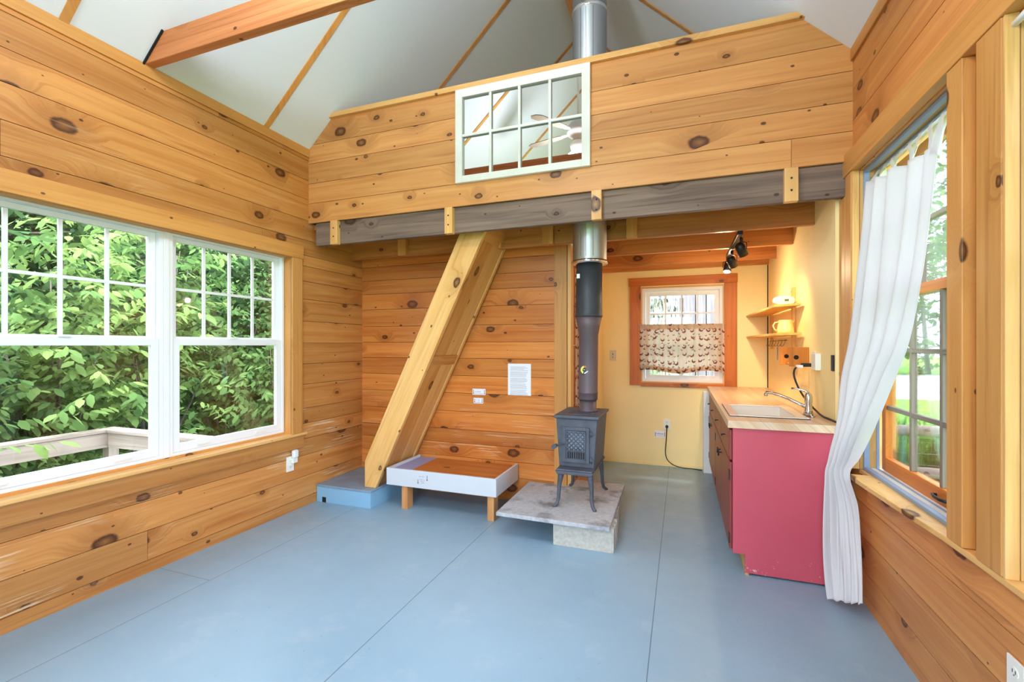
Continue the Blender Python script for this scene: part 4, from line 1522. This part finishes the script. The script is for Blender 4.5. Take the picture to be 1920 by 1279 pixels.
# right kitchen wall: outlet pair, plug, cord
o, X = outlet((XK - .001, 3.655, 1.258), '-x', 'outlet beside the bamboo rack above the sink')
bx_ = tag(MB().box(.812, XK - .0005, 3.50, 3.60, 1.195, 1.305).build('switch_box', M['outlet'], bevel=.003), 'white surface switch box right of the outlet above the sink', 'switch box')
pc = thing('adapter_cord', (.80, 3.62, 1.22), 'thick black cord hanging from the outlet above the sink to the counter', 'cord')
mb = MB(); mb.box(.765, .8335, 3.632, 3.668, 1.212, 1.236)
mb.build('plug', M['blackplastic'], pc, bevel=.003)
mb = MB(); mb.box(.735, .770, 3.62, 3.664, 1.205, 1.223)
mb.build('white_tag', M['paper'], pc, bevel=.002)
mb = MB(); mb.tube(spline([(.765, 3.65, 1.218), (.73, 3.65, 1.20), (.722, 3.65, 1.15), (.742, 3.62, 1.07), (.775, 3.55, .99), (.80, 3.45, .945), (.815, 3.35, .920), (.825, 3.22, .918), (.83, 3.10, .918)]), .006, 8)
mb.build('cable', M['blackplastic'], pc)
tag(MB().box(XK - .012, XK - .0005, 3.215, 3.25, 1.205, 1.30).build('black_switch', M['black'], bevel=.003), 'black rectangular switch on the yellow wall beside the window trim', 'switch')

# hen print cafe curtain
cc = thing('cafe_curtain', (0, YB - .03, 1.06), 'cafe curtain printed with red hens across the kitchen window', 'curtain')
rows = []
nx = 90
for i in range(30):
    t = i / 29
    row = []
    for k in range(nx + 1):
        s_ = k / nx
        x = -.452 + s_ * .878
        z = 1.592 - t * (.53 - .02 * math.sin(s_ * 9 + .5) * t)
        y = YB - .036 + (.010 + .004 * t) * math.sin(s_ * 62 + .8 * math.sin(s_ * 9)) + .003 * math.sin(s_ * 140)
        row.append((x, y, z))
    rows.append(row)
mb = MB(); mb.grid(rows, uv=lambda a, c: (c / nx * .98, -a / 29 * .53))
mb.build('fabric', M['hens'], cc)
for nm, a, b_ in (('top_hem', 0, 4), ('bottom_hem', 26, 30)):
    mb = MB()
    mb.grid([[(x, y + .004, z) for x, y, z in r] for r in rows[a:b_]], uv=lambda i, c: (c / nx * .98 + .3, -i / 29 * .53))
    mb.build(nm, M['hens_hem'], cc)
mb = MB(); mb.tube([(-.458, YB - .030, 1.588), (.432, YB - .030, 1.588)], .004, 8)
mb.build('rod', M['brass'], cc)

# hen print doorway curtain beside the stove
cc = thing('doorway_curtain', (-.862, 4.0, 0), 'narrow hen print curtain hanging in the doorway behind the stovepipe', 'curtain')
rows = []
for i in range(24):
    z = 2.12 - i / 23 * 1.62
    rows.append([(-.860 + .010 * math.sin(k * .55) - .01 * (1 - i / 23) * 0, 3.915 + k * .011, z) for k in range(30)])
mb = MB(); mb.grid(rows, uv=lambda a, c: (c * .018, -a / 23 * 1.62))
mb.build('fabric', M['hens'], cc)

# track light
tl = thing('track_light', (.39, 4.1, 2.16), 'black three-head track light under the loft joists, one bulb lit', 'track light')
mb = MB(); mb.box(.372, .408, 3.66, 4.60, 2.150, 2.176, 1)
mb.build('track', M['black'], tl, bevel=.003)
for i, (y, x, tgt) in enumerate(((3.78, .41, Vector((.8, 4.25, 1.2))), (4.30, .395, Vector((.8, 4.9, 1.2))), (4.58, .385, Vector((.2, 4.2, 1.0))))):
    hc = Vector((x, y, 2.06))
    d_ = (tgt - hc).normalized()
    q = d_.to_track_quat('Z', 'Y').to_matrix().to_4x4()
    X = Matrix.Translation(hc) @ q
    mb = MB()
    mb.lathe([(.016, -.055), (.030, -.045), (.034, -.02), (.034, .045), (.030, .045), (.028, -.01), (.01, -.012)], (0, 0, 0), 22, None)
    mb.v = [tuple(X @ Vector(v)) for v in mb.v]
    hd = mb.build('lamp_head', M['black'], tl)
    mb = MB()
    mb.lathe([(.012, 0), (.012, -.03)][::-1], (x - .0, y, 2.152), 10)
    side = d_.cross(Vector((0, 0, 1))).normalized() * .042
    mb.tube([hc + side, hc + side * .95 + Vector((0, 0, .05)), Vector((x, y, 2.122)), hc - side * .95 + Vector((0, 0, .05)), hc - side], .0035, 6)
    mb.build('yoke', M['black'], hd)
    mb = MB(); mb.lathe([(.0, .02), (.018, .018), (.024, .036), (.0, .042)], (0, 0, 0), 16, None, caps=False)
    mb.v = [tuple(X @ Vector(v)) for v in mb.v]
    mb.build('bulb', M['bulb'], hd)
    if i == 2:
        pl = bpy.data.lights.new('halogen_glow', 'POINT'); pl.energy = 14; pl.color = (1, .80, .52); pl.shadow_soft_size = .03
        po = bpy.data.objects.new('halogen_glow', pl); po.location = hc + d_ * .075; COL.objects.link(po)
    ld = bpy.data.lights.new('halogen_light', 'SPOT')
    ld.energy = (30, 30, 16)[i]; ld.color = (1, .72, .38); ld.spot_size = math.radians(105); ld.spot_blend = 1; ld.shadow_soft_size = .03
    lo = bpy.data.objects.new('halogen_light', ld)
    lo.location = hc + d_ * .065
    lo.rotation_euler = d_.to_track_quat('-Z', 'Y').to_euler()
    COL.objects.link(lo)

# papers on the wooden wall
pp = thing('notice_sheet', (-1.33, YW, .92), 'white printed notice sheet pinned on the back boards', 'notice')
mb = MB(); mb.box(-1.437, -1.225, YW - .003, YW - .0008, .921, 1.197)
mb.build('paper', M['paper'], pp)
mb = MB()
z = 1.168
for i in range(24):
    w_ = random.uniform(.13, .165) if i else .14
    if i % 5 == 4: z -= .006
    mb.box(-1.415, -1.415 + w_, YW - .0034, YW - .0030, z, z + .0026)
    z -= .0095
mb.build('printed_lines', M['ink_pale'], pp)
for lab, x0, x1, z0, z1 in (('upper small white note with black arrows on the back boards', -1.779, -1.652, .911, .966), ('smaller note with arrows below the other on the back boards', -1.768, -1.674, .834, .884)):
    pp = thing('taped_note', ((x0 + x1) / 2, YW, z0), lab, 'note')
    mb = MB(); mb.box(x0, x1, YW - .003, YW - .0008, z0, z1)
    mb.build('paper', M['paper'], pp)
    mb = MB()
    for xx in (x0 + .008, x1 - .012):
        mb.box(xx, xx + .004, YW - .0036, YW - .0031, z0 + .012, z1 - .008); mb.prism([(xx - .003, z0 + .014), (xx + .007, z0 + .014), (xx + .002, z0 + .004)], YW - .0036, YW - .0031, 1)
    scribble(mb, x0 + .02, YW - .0031, z0 + .008, (x1 - x0) - .045, .006, 0)
    mb.build('handwriting', M['ink'], pp)
    mb = MB(); scribble(mb, x0 + .025, YW - .0031, z0 + .024, (x1 - x0) - .06, .013, 0)
    mb.build('faint_handwriting', M['ink_pale'], pp)

# ------------------------------------------------------------------ white tab-top curtain
cw = thing('tab_curtain', (.86, 2.7, 0), 'white tab-top cotton curtain pulled aside at the right window', 'curtain')
Lp = [(.962, 2.955, 2.22), (.945, 2.95, 1.99), (.912, 2.945, 1.66), (.880, 2.945, 1.39), (.843, 2.95, 1.18), (.816, 2.94, .922), (.772, 2.93, .749), (.743, 2.92, .663), (.73, 2.92, .49), (.723, 2.90, .296), (.728, 2.88, .135), (.737, 2.86, .022)]
Rp = [(.962, 2.32, 2.15), (.950, 2.34, 1.905), (.935, 2.37, 1.65), (.91, 2.42, 1.385), (.882, 2.49, 1.22), (.842, 2.61, .981), (.822, 2.75, .797), (.80, 2.80, .700), (.838, 2.80, .543), (.846, 2.78, .364), (.842, 2.74, .221), (.832, 2.70, .10)]
Ls, Rs = spline(Lp, 7), spline(Rp, 7)
rows = []
nk = 110
m_ = len(Ls)
for i in range(m_):
    t = i / (m_ - 1)
    a, b_ = Ls[i], Rs[i]
    dv = b_ - a
    nr = Vector((-dv.y, dv.x, 0)).normalized()
    if nr.x > 0: nr = -nr       # towards the room
    amp = .036 if t < .5 else (.036 - .022 * (t - .5) / .15 if t < .65 else .012)
    row = []
    for k in range(nk + 1):
        s_ = k / nk
        ph = s_ * 2 * math.pi * 4.6 + 1.3 * math.sin(s_ * 6 + t * 1.2)
        w_ = math.sin(ph)
        w_ = math.copysign(abs(w_) ** .7, w_)
        off = amp * w_ * (1 - .5 * s_ ** 4) + .006 * math.sin(s_ * 31 + t * 9)
        p = a + dv * s_ + nr * (off + .012)
        p.z += .004 * math.sin(s_ * 40) * (1 if t in (0, 1) else 0)
        p.x = min(p.x, .968)
        if 1 > p.z > .64 and p.y < 2.88: p.x = min(p.x, .90)
        if p.z < .72: p.x = min(p.x, .858)
        row.append(p)
    rows.append(row)
mb = MB(); mb.grid(rows)
mb.build('fabric', M['linen'], cw, solid=.002)
# tabs over the rod
for j in range(8):
    s_ = .03 + j * .134
    k = min(nk, int(s_ * nk)); k2 = min(nk, k + 5)
    p, p2 = rows[0][k], rows[0][k2]
    if abs(p2.y - p.y) < .02: p2 = p + Vector((0, -.035, 0))
    rr = []
    yr = p.y * .4 + (2.93 - s_ * .72) * .6
    for q, (xo, zo) in enumerate(((0, None), (0, .5), (-.010, 2.25), (-.006, 2.264), (.006, 2.264), (.010, 2.25), (.006, .5), (.006, None))):
        if zo is None: A = (p.x + (.006 if q else 0), p.y, p.z - .03); B = (p2.x + (.006 if q else 0), p2.y, p2.z - .03)
        elif zo == .5: A = ((p.x + .956) / 2 + xo, (p.y + yr) / 2, (p.z + 2.25) / 2); B = ((p2.x + .956) / 2 + xo, (p2.y + yr - .035) / 2, (p2.z + 2.25) / 2)
        else: A = (.956 + xo, yr, zo); B = (.956 + xo, yr - .035, zo)
        rr.append([A, B])
    mb = MB(); mb.grid(rr); mb.build('tab', M['linen'], cw)
rd = tag(MB().tube([(.956, 2.047, 2.255), (.956, 2.988, 2.255)], .006, 10).build('curtain_rod', M['white']), 'thin white rod carrying the tab-top curtain', 'curtain rod')
rd2 = tag(MB().tube([(.888, 1.735, 2.272), (.888, 1.68, 2.275), (.895, .9, 2.275), (.895, .56, 2.275)], [.009, .010, .010, .010], 10).build('curtain_rod', M['white']), 'white rod end at the top of the nearest right window', 'curtain rod')

# ------------------------------------------------------------------ outdoors
def leaves(name, centers, parent, mat, size, n, spread, seed, per=9, droop=.35, bright=.5, twig=.45):
    rng = np.random.default_rng(seed)
    centers = np.array(centers, dtype=float)
    nt_ = max(1, n // per)
    ci = rng.integers(0, len(centers), nt_)
    base = centers[ci] + rng.normal(0, 1, (nt_, 3)) * np.array(spread)
    az = rng.uniform(0, 2 * np.pi, nt_); el = rng.uniform(-.5, .6, nt_)
    td = np.stack([np.cos(az) * np.cos(el), np.sin(az) * np.cos(el), np.sin(el)], 1)
    tl_ = rng.uniform(.6, 1.2, nt_) * twig
    tint = rng.normal(bright, .16, nt_)
    V = []; T = []
    for j in range(per):
        f = (j + .5) / per
        pos = base + td * (tl_ * f)[:, None]
        sgn = 1 if j % 2 else -1
        a = az + sgn * rng.uniform(.5, 1.1, nt_) * (0 if j == per - 1 else 1)
        e = rng.uniform(-.75, .15, nt_) - droop * .3
        d = np.stack([np.cos(a) * np.cos(e), np.sin(a) * np.cos(e), np.sin(e)], 1)
        up = np.stack([rng.normal(0, .35, nt_), rng.normal(0, .35, nt_), np.ones(nt_)], 1)
        sd = np.cross(d, up); sd /= np.linalg.norm(sd, axis=1)[:, None]
        nn = np.cross(sd, d)
        L = (size * rng.uniform(.65, 1.25, nt_))[:, None]
        W_ = L * .24
        V.append(np.stack([pos, pos + d * L * .3 + sd * W_ * .9 - nn * L * .02, pos + d * L * .3 - sd * W_ * .9 - nn * L * .02,
                           pos + d * L * .68 + sd * W_ * .85 - nn * L * .08, pos + d * L * .68 - sd * W_ * .85 - nn * L * .08, pos + d * L - nn * L * .2], 1))
        T.append(tint + rng.normal(0, .1, nt_))
    V = np.concatenate(V); T = np.clip(np.concatenate(T), 0, 1)
    N_ = len(V)
    V = V.reshape(-1, 3)
    fo = np.arange(N_)[:, None] * 6
    tri1 = fo + np.array([0, 2, 1]); quad = fo + np.array([1, 2, 4, 3]); tri2 = fo + np.array([3, 4, 5])
    F = []
    me = bpy.data.meshes.new(name)
    loops = np.concatenate([tri1, quad, tri2], 1).ravel()
    starts = (np.arange(N_)[:, None] * 10 + np.array([0, 3, 7])).ravel()
    me.vertices.add(len(V)); me.vertices.foreach_set('co', V.astype(np.float32).ravel())
    me.loops.add(len(loops)); me.loops.foreach_set('vertex_index', loops.astype(np.int32))
    me.polygons.add(len(starts)); me.polygons.foreach_set('loop_start', starts.astype(np.int32))
    me.update(calc_edges=True)
    me.validate()
    at = me.color_attributes.new('tone', 'FLOAT_COLOR', 'POINT')
    t6 = np.repeat(T, 6).astype(np.float32)
    at.data.foreach_set('color', np.stack([t6, t6 * 0, t6 * 0, t6 * 0 + 1], 1).ravel())
    me.materials.append(mat)
    o = bpy.data.objects.new(name, me); COL.objects.link(o)
    if parent is not None:
        o.parent = parent; o.matrix_parent_inverse = Matrix.Translation(parent.location).inverted()
    return o


def shrub(loc, h, r, n, size, seed, label, mat='leaf', cat='shrub', name='leafy_shrub', bright=.5, group=None):
    rng = random.Random(seed)
    t = thing(name, loc, label, cat, group)
    cs = []
    mb = MB()
    for i in range(9):
        a = rng.uniform(0, 6.28); rr_ = r * rng.uniform(.2, .9)
        zt = h * rng.uniform(.45, 1)
        e = Vector((loc[0] + rr_ * math.cos(a), loc[1] + rr_ * math.sin(a), loc[2] + zt))
        m1 = Vector((loc[0] + rr_ * .4 * math.cos(a), loc[1] + rr_ * .4 * math.sin(a), loc[2] + zt * .55))
        mb.tube([Vector(loc), m1, e], [.022 * h / 3, .014 * h / 3, .006], 6)
        for f in (.45, .7, 1): cs.append(tuple(Vector(loc).lerp(e, f) * .5 + (m1.lerp(e, (f - .4) / .6)) * .5))
        cs.append(tuple(e))
    mb.build('stem', M['bark'], t)
    leaves('foliage', cs, t, M[mat], size * .82, int(n * 1.4), (r * .33, r * .33, h * .13), seed, bright=bright)
    return t


def tree(loc, h, r, n, size, seed, label, name='woodland_tree', mat='leaf_far', tr=.12, bright=.45, low=.25, group=None):
    rng = random.Random(seed)
    t = thing(name, loc, label, 'tree', group)
    mb = MB()
    top = Vector((loc[0] + rng.uniform(-.3, .3), loc[1] + rng.uniform(-.3, .3), loc[2] + h * .95))
    mb.tube([Vector(loc), Vector(loc).lerp(top, .5) + Vector((rng.uniform(-.15, .15), 0, 0)), top], [tr, tr * .7, tr * .2], 10)
    cs = []
    for i in range(16):
        f = low + (1 - low) * i / 15
        b0 = Vector(loc).lerp(top, f * .92)
        a = rng.uniform(0, 6.28); L_ = r * (1.1 - .5 * f) * rng.uniform(.6, 1)
        e = b0 + Vector((L_ * math.cos(a), L_ * math.sin(a), rng.uniform(.0, .5)))
        mb.tube([b0, b0.lerp(e, .5) + Vector((0, 0, .12)), e], [tr * .28, tr * .18, .008], 6)
        cs += [tuple(b0.lerp(e, .4)), tuple(b0.lerp(e, .75)), tuple(e)]
    mb.build('trunk', M['bark'], t)
    leaves('foliage', cs, t, M[mat], size, n, (r * .25, r * .25, h * .05), seed, bright=bright, twig=size * 3.5)
    return t


# hillside on the left (rises away from the house)
def ground(name, pts_fn, x0, x1, y0, y1, nx_, ny_, mat, label, cat):
    rows = []
    for i in range(nx_ + 1):
        x = x0 + (x1 - x0) * i / nx_
        rows.append([(x, y0 + (y1 - y0) * k / ny_, pts_fn(x, y0 + (y1 - y0) * k / ny_)) for k in range(ny_ + 1)])
    mb = MB(); mb.grid(rows)
    o = mb.build(name, mat)
    if o.data.polygons[0].normal.z < 0: o.data.flip_normals()
    return tag(o, label, cat)


def hill(x, y):
    d = max(0, -x - 7.5)
    return -1.2 + (1 - math.exp(-d / 3)) * 2.6 + d * .30 + .2 * math.sin(x * 1.3 + y * .7)


tag(ground('ground_left', hill, -34, -3.2, -14, 22, 34, 36, M['hill'], None, None), None, None, None, 'structure')
tag(ground('ground_right', lambda x, y: -.16 + .004 * math.sin(x * 3) if x > 2.5 or y > 6 or y < -2 else -.16, -3.2, 60, -30, 70, 40, 50, M['lawn'], None, None), None, None, None, 'structure')

LAB = ['bright broad-leaved shrub outside the left window, nearest the deck rail corner', 'leafy shrub filling the middle of the left window pane', 'green shrub outside the first left window, near its left edge',
       'shrub beyond the deck seen through the far left window sash', 'tall shrub outside behind the white mullion', 'low leafy plant just outside below the left windowsill',
       'pale leafed shrub at the far right of the left windows', 'shaded shrub beyond the deck, right of the rail corner']
shr = [((-6.2, 2.9, -1.1), 3.4, .9, 2600, .17, .78), ((-6.3, 1.9, -1.1), 2.9, .8, 2400, .16, .5), ((-5.6, 1.2, -1.1), 2.6, .6, 1500, .17, .72),
       ((-5.6, 5.2, -1.1), 3.0, .9, 2400, .14, .45), ((-6.8, 4.2, -1.1), 4.2, 1.1, 2800, .16, .62), ((-4.1, 1.15, -1.1), 1.75, .35, 320, .15, .75),
       ((-5.3, 7.4, -1.1), 3.4, .9, 2200, .13, .6), ((-7.2, 5.6, -1.1), 3.6, 1.1, 2400, .15, .4)]
for i, (lc, h_, r_, n__, sz, br) in enumerate(shr):
    if i == 5: shrub(lc, h_, r_, n__, sz, 100 + i, LAB[i], bright=br)
    else: shrub(lc, h_, r_, n__, sz, 100 + i, 'leafy green shrub beyond the deck railing outside the left windows', bright=br, group='shrubs outside the left windows')
lt = ['slender tree on the hillside behind the left windows, nearest of the row', 'second hillside tree seen through the upper left sash', 'dense tree on the hillside behind the white mullion',
      'tree on the hillside at the far end of the left view', 'dark tree high on the hill behind the deck corner', 'hillside tree at the left edge of the photograph', 'tree behind the far left sash, partly hidden by shrubs',
      'tree at the top of the slope above the deck rail', 'leaning tree between two shrubs on the slope', 'hillside tree close beyond the house corner']
lp = [(-9.5, 3.4), (-8.6, 1.6), (-9.4, 5.6), (-8.0, 8.5), (-12, 5.0), (-8.0, .2), (-7.5, 7.2), (-13.5, 8.5), (-11, 2.4), (-9.0, 10.8)]
for i, (x, y) in enumerate(lp):
    tree((x, y, hill(x, y) - .1), 4.6 + (i % 3) * .9, 2.0, 3600, .19 + .02 * (i % 2), 200 + i, 'dense green tree on the wooded slope outside the left windows', group='trees on the slope outside the left windows', bright=.35 + .07 * (i % 3), low=.05)

# deck and railing on the left
dk = thing('deck_railing', (-5.2, 2.87, -.4), 'weathered grey deck railing outside the left windows', 'railing')
RC = (-5.24, 2.87)
mb = MB(); mb.box(-5.30, -5.16, -2.0, 2.94, .52, .55, 1); mb.box(-5.16, -3.2, 2.80, 2.94, .52, .55, 0)
mb.build('top_rail', M['deckwood'], dk, bevel=.003)
mb = MB(); mb.box(-5.20, -5.165, -2.0, 2.85, .38, .519, 1); mb.box(-5.165, -3.2, 2.815, 2.85, .38, .519, 0)
mb.build('side_rail', M['deckwood'], dk, bevel=.003)
for p in ((-5.30, 2.845), (-5.30, 1.0), (-5.30, -.9)):
    mb = MB(); mb.box(p[0], p[0] + .09, p[1], p[1] + .09, -.8, .519, 2)
    mb.build('post', M['deckwood'], dk, bevel=.003)
mb = MB()
for i in range(13): mb.box(-5.30 + i * .155, -5.30 + i * .155 + .148, -2.0, 2.95, -.44, -.40, 1)
tag(mb.build('deck', M['deckwood']), 'grey board deck outside the left windows', 'deck')

# outside the right window
tag(MB().prism([(1.5, 15.5), (60, 20), (60, 34), (-5, 27), (-5, 15)], -.155, -.148, 2).build('gravel_drive', M['gravel']), 'pale gravel drive beyond the lawn outside the right window', 'driveway')
fn = thing('split_rail_fence', (3.2, 5.0, -.16), 'weathered split rail fence outside the right window', 'fence')
for z in (.235, .60):
    mb = MB()
    pts = [(1.55 + i * .45, 5.0 + .02 * math.sin(i * 2.1), z + .012 * math.sin(i * 1.7)) for i in range(9)]
    mb.tube(pts, [.05, .048, .052, .047, .05, .052, .046, .05, .048], 7)
    mb.build('rail', M['deckwood'], fn)
for x in (1.5, 4.9):
    mb = MB(); mb.box(x - .06, x + .06, 5.08, 5.20, -.16, .85, 2); mb.build('post', M['deckwood'], fn, bevel=.01)
mb = MB()
for i in range(34): mb.tube([(1.6 + i * .1, 5.075, -.14), (1.6 + i * .1, 5.075, .62)], .0012, 4, False)
for i in range(8): mb.tube([(1.6, 5.075, -.1 + i * .1), (4.9, 5.075, -.1 + i * .1)], .0012, 4, False)
mb.build('wire_mesh', M['steel_shade'], fn)
tag(MB().box(1.06, 1.66, 4.75, 4.80, -.16, 1.25).build('white_board', M['extwhite'], bevel=.003), 'bright white board standing outside beside the fence end', 'board')
# grass blades behind the fence
rng = random.Random(5)
mb = MB()
for i in range(1500):
    x = rng.uniform(1.6, 4.2); y = rng.uniform(5.2, 6.4); h_ = rng.uniform(.45, .95) * (1.0 if x < 3.2 else .7)
    a = rng.uniform(0, 6.28); l_ = rng.uniform(.1, .35); w_ = .010
    dx, dyy = math.cos(a), math.sin(a)
    P = [(x, y, -.16), (x + dx * l_ * .3, y + dyy * l_ * .3, -.16 + h_ * .7), (x + dx * l_, y + dyy * l_, -.16 + h_ * rng.uniform(.75, 1))]
    b0 = len(mb.v)
    for (px_, py_, pz_), ww in zip(P, (w_, w_ * .8, .001)):
        mb.v += [(px_ - dyy * ww, py_ + dx * ww, pz_), (px_ + dyy * ww, py_ - dx * ww, pz_)]
    tt = rng.random()
    mb.face([b0, b0 + 1, b0 + 3, b0 + 2], None, (tt, 0)); mb.face([b0 + 2, b0 + 3, b0 + 5, b0 + 4], None, (tt, 0))
tag(mb.build('tall_grass', M['grassblade']), 'tall green grass growing behind the split rail fence', 'grass', None, 'stuff')
rt = [((2.6, 11.0, -.16), 6, 3.0, 'leafy tree on the lawn outside the right window, nearest'), ((7.5, 12.5, -.16), 6.5, 3.4, 'second lawn tree, right of the nearest one'),
      ((5.5, 24, -.16), 9, 4.0, 'big tree beyond the gravel drive, left'), ((12, 30, -.16), 9, 4.2, 'big tree beyond the gravel drive, middle'), ((19, 36, -.16), 10, 5, 'big tree beyond the drive, right'),
      ((9, 38, -.16), 10, 4.5, 'far tree behind the first row beyond the drive'), ((26, 34, -.16), 9, 4.5, 'far right tree beyond the drive'), ((8.5, 8.6, 1.4), 4.2, 2.0, 'overhanging leafy boughs high outside the right window'),
      ((3.0, 9.4, .3), 3.2, 1.2, 'slim leafy sapling behind the tall grass')]
for i, (lc, h_, r_, lb) in enumerate(rt):
    tree((lc[0], lc[1], -.16), h_ + lc[2] + .16, r_, 2600, .13 + .035 * (lc[1] > 15) + .25 * (lc[1] > 22), 300 + i, 'leafy tree beyond the fence outside the right window', group='trees outside the right window', name='lawn_tree', mat='leaf', bright=.62, low=.05 if lc[1] > 15 else (.45 if lc[1] > 9.9 else .5))

# outside the kitchen window: trunk and barn siding
bt = thing('barn_siding', (0, 7.6, -.16), 'grey vertical board siding of an outbuilding behind the kitchen window', 'siding')
mb = MB()
x = -1.8
while x < 2.2:
    w_ = random.uniform(.14, .22); mb.box(x, x + w_ - .012, 7.6, 7.63, -.1, 4, 2); x += w_
mb.build('boards', M['barn'], bt)
mb = MB(); mb.box(-1.8, 2.3, 7.632, 7.7, -.16, 4)
mb.build('sheathing', M['dark_gap'], bt)
tr_ = thing('lichen_tree', (-.30, 6.75, -.16), 'thick lichen covered tree trunk behind the kitchen window', 'tree')
mb = MB(); mb.tube([(-.28, 6.75, -.2), (-.28, 6.75, .8), (-.26, 6.76, 2.2), (-.24, 6.78, 4)], [.27, .235, .225, .21], 32)
mb.build('trunk', M['lichen'], tr_)

# objects that hold no label of their own are children or structure
for o in list(bpy.data.objects):
    if o.parent is None and o.type in {'MESH', 'EMPTY'} and 'label' in o.keys() and not o['label']:
        del o['label']
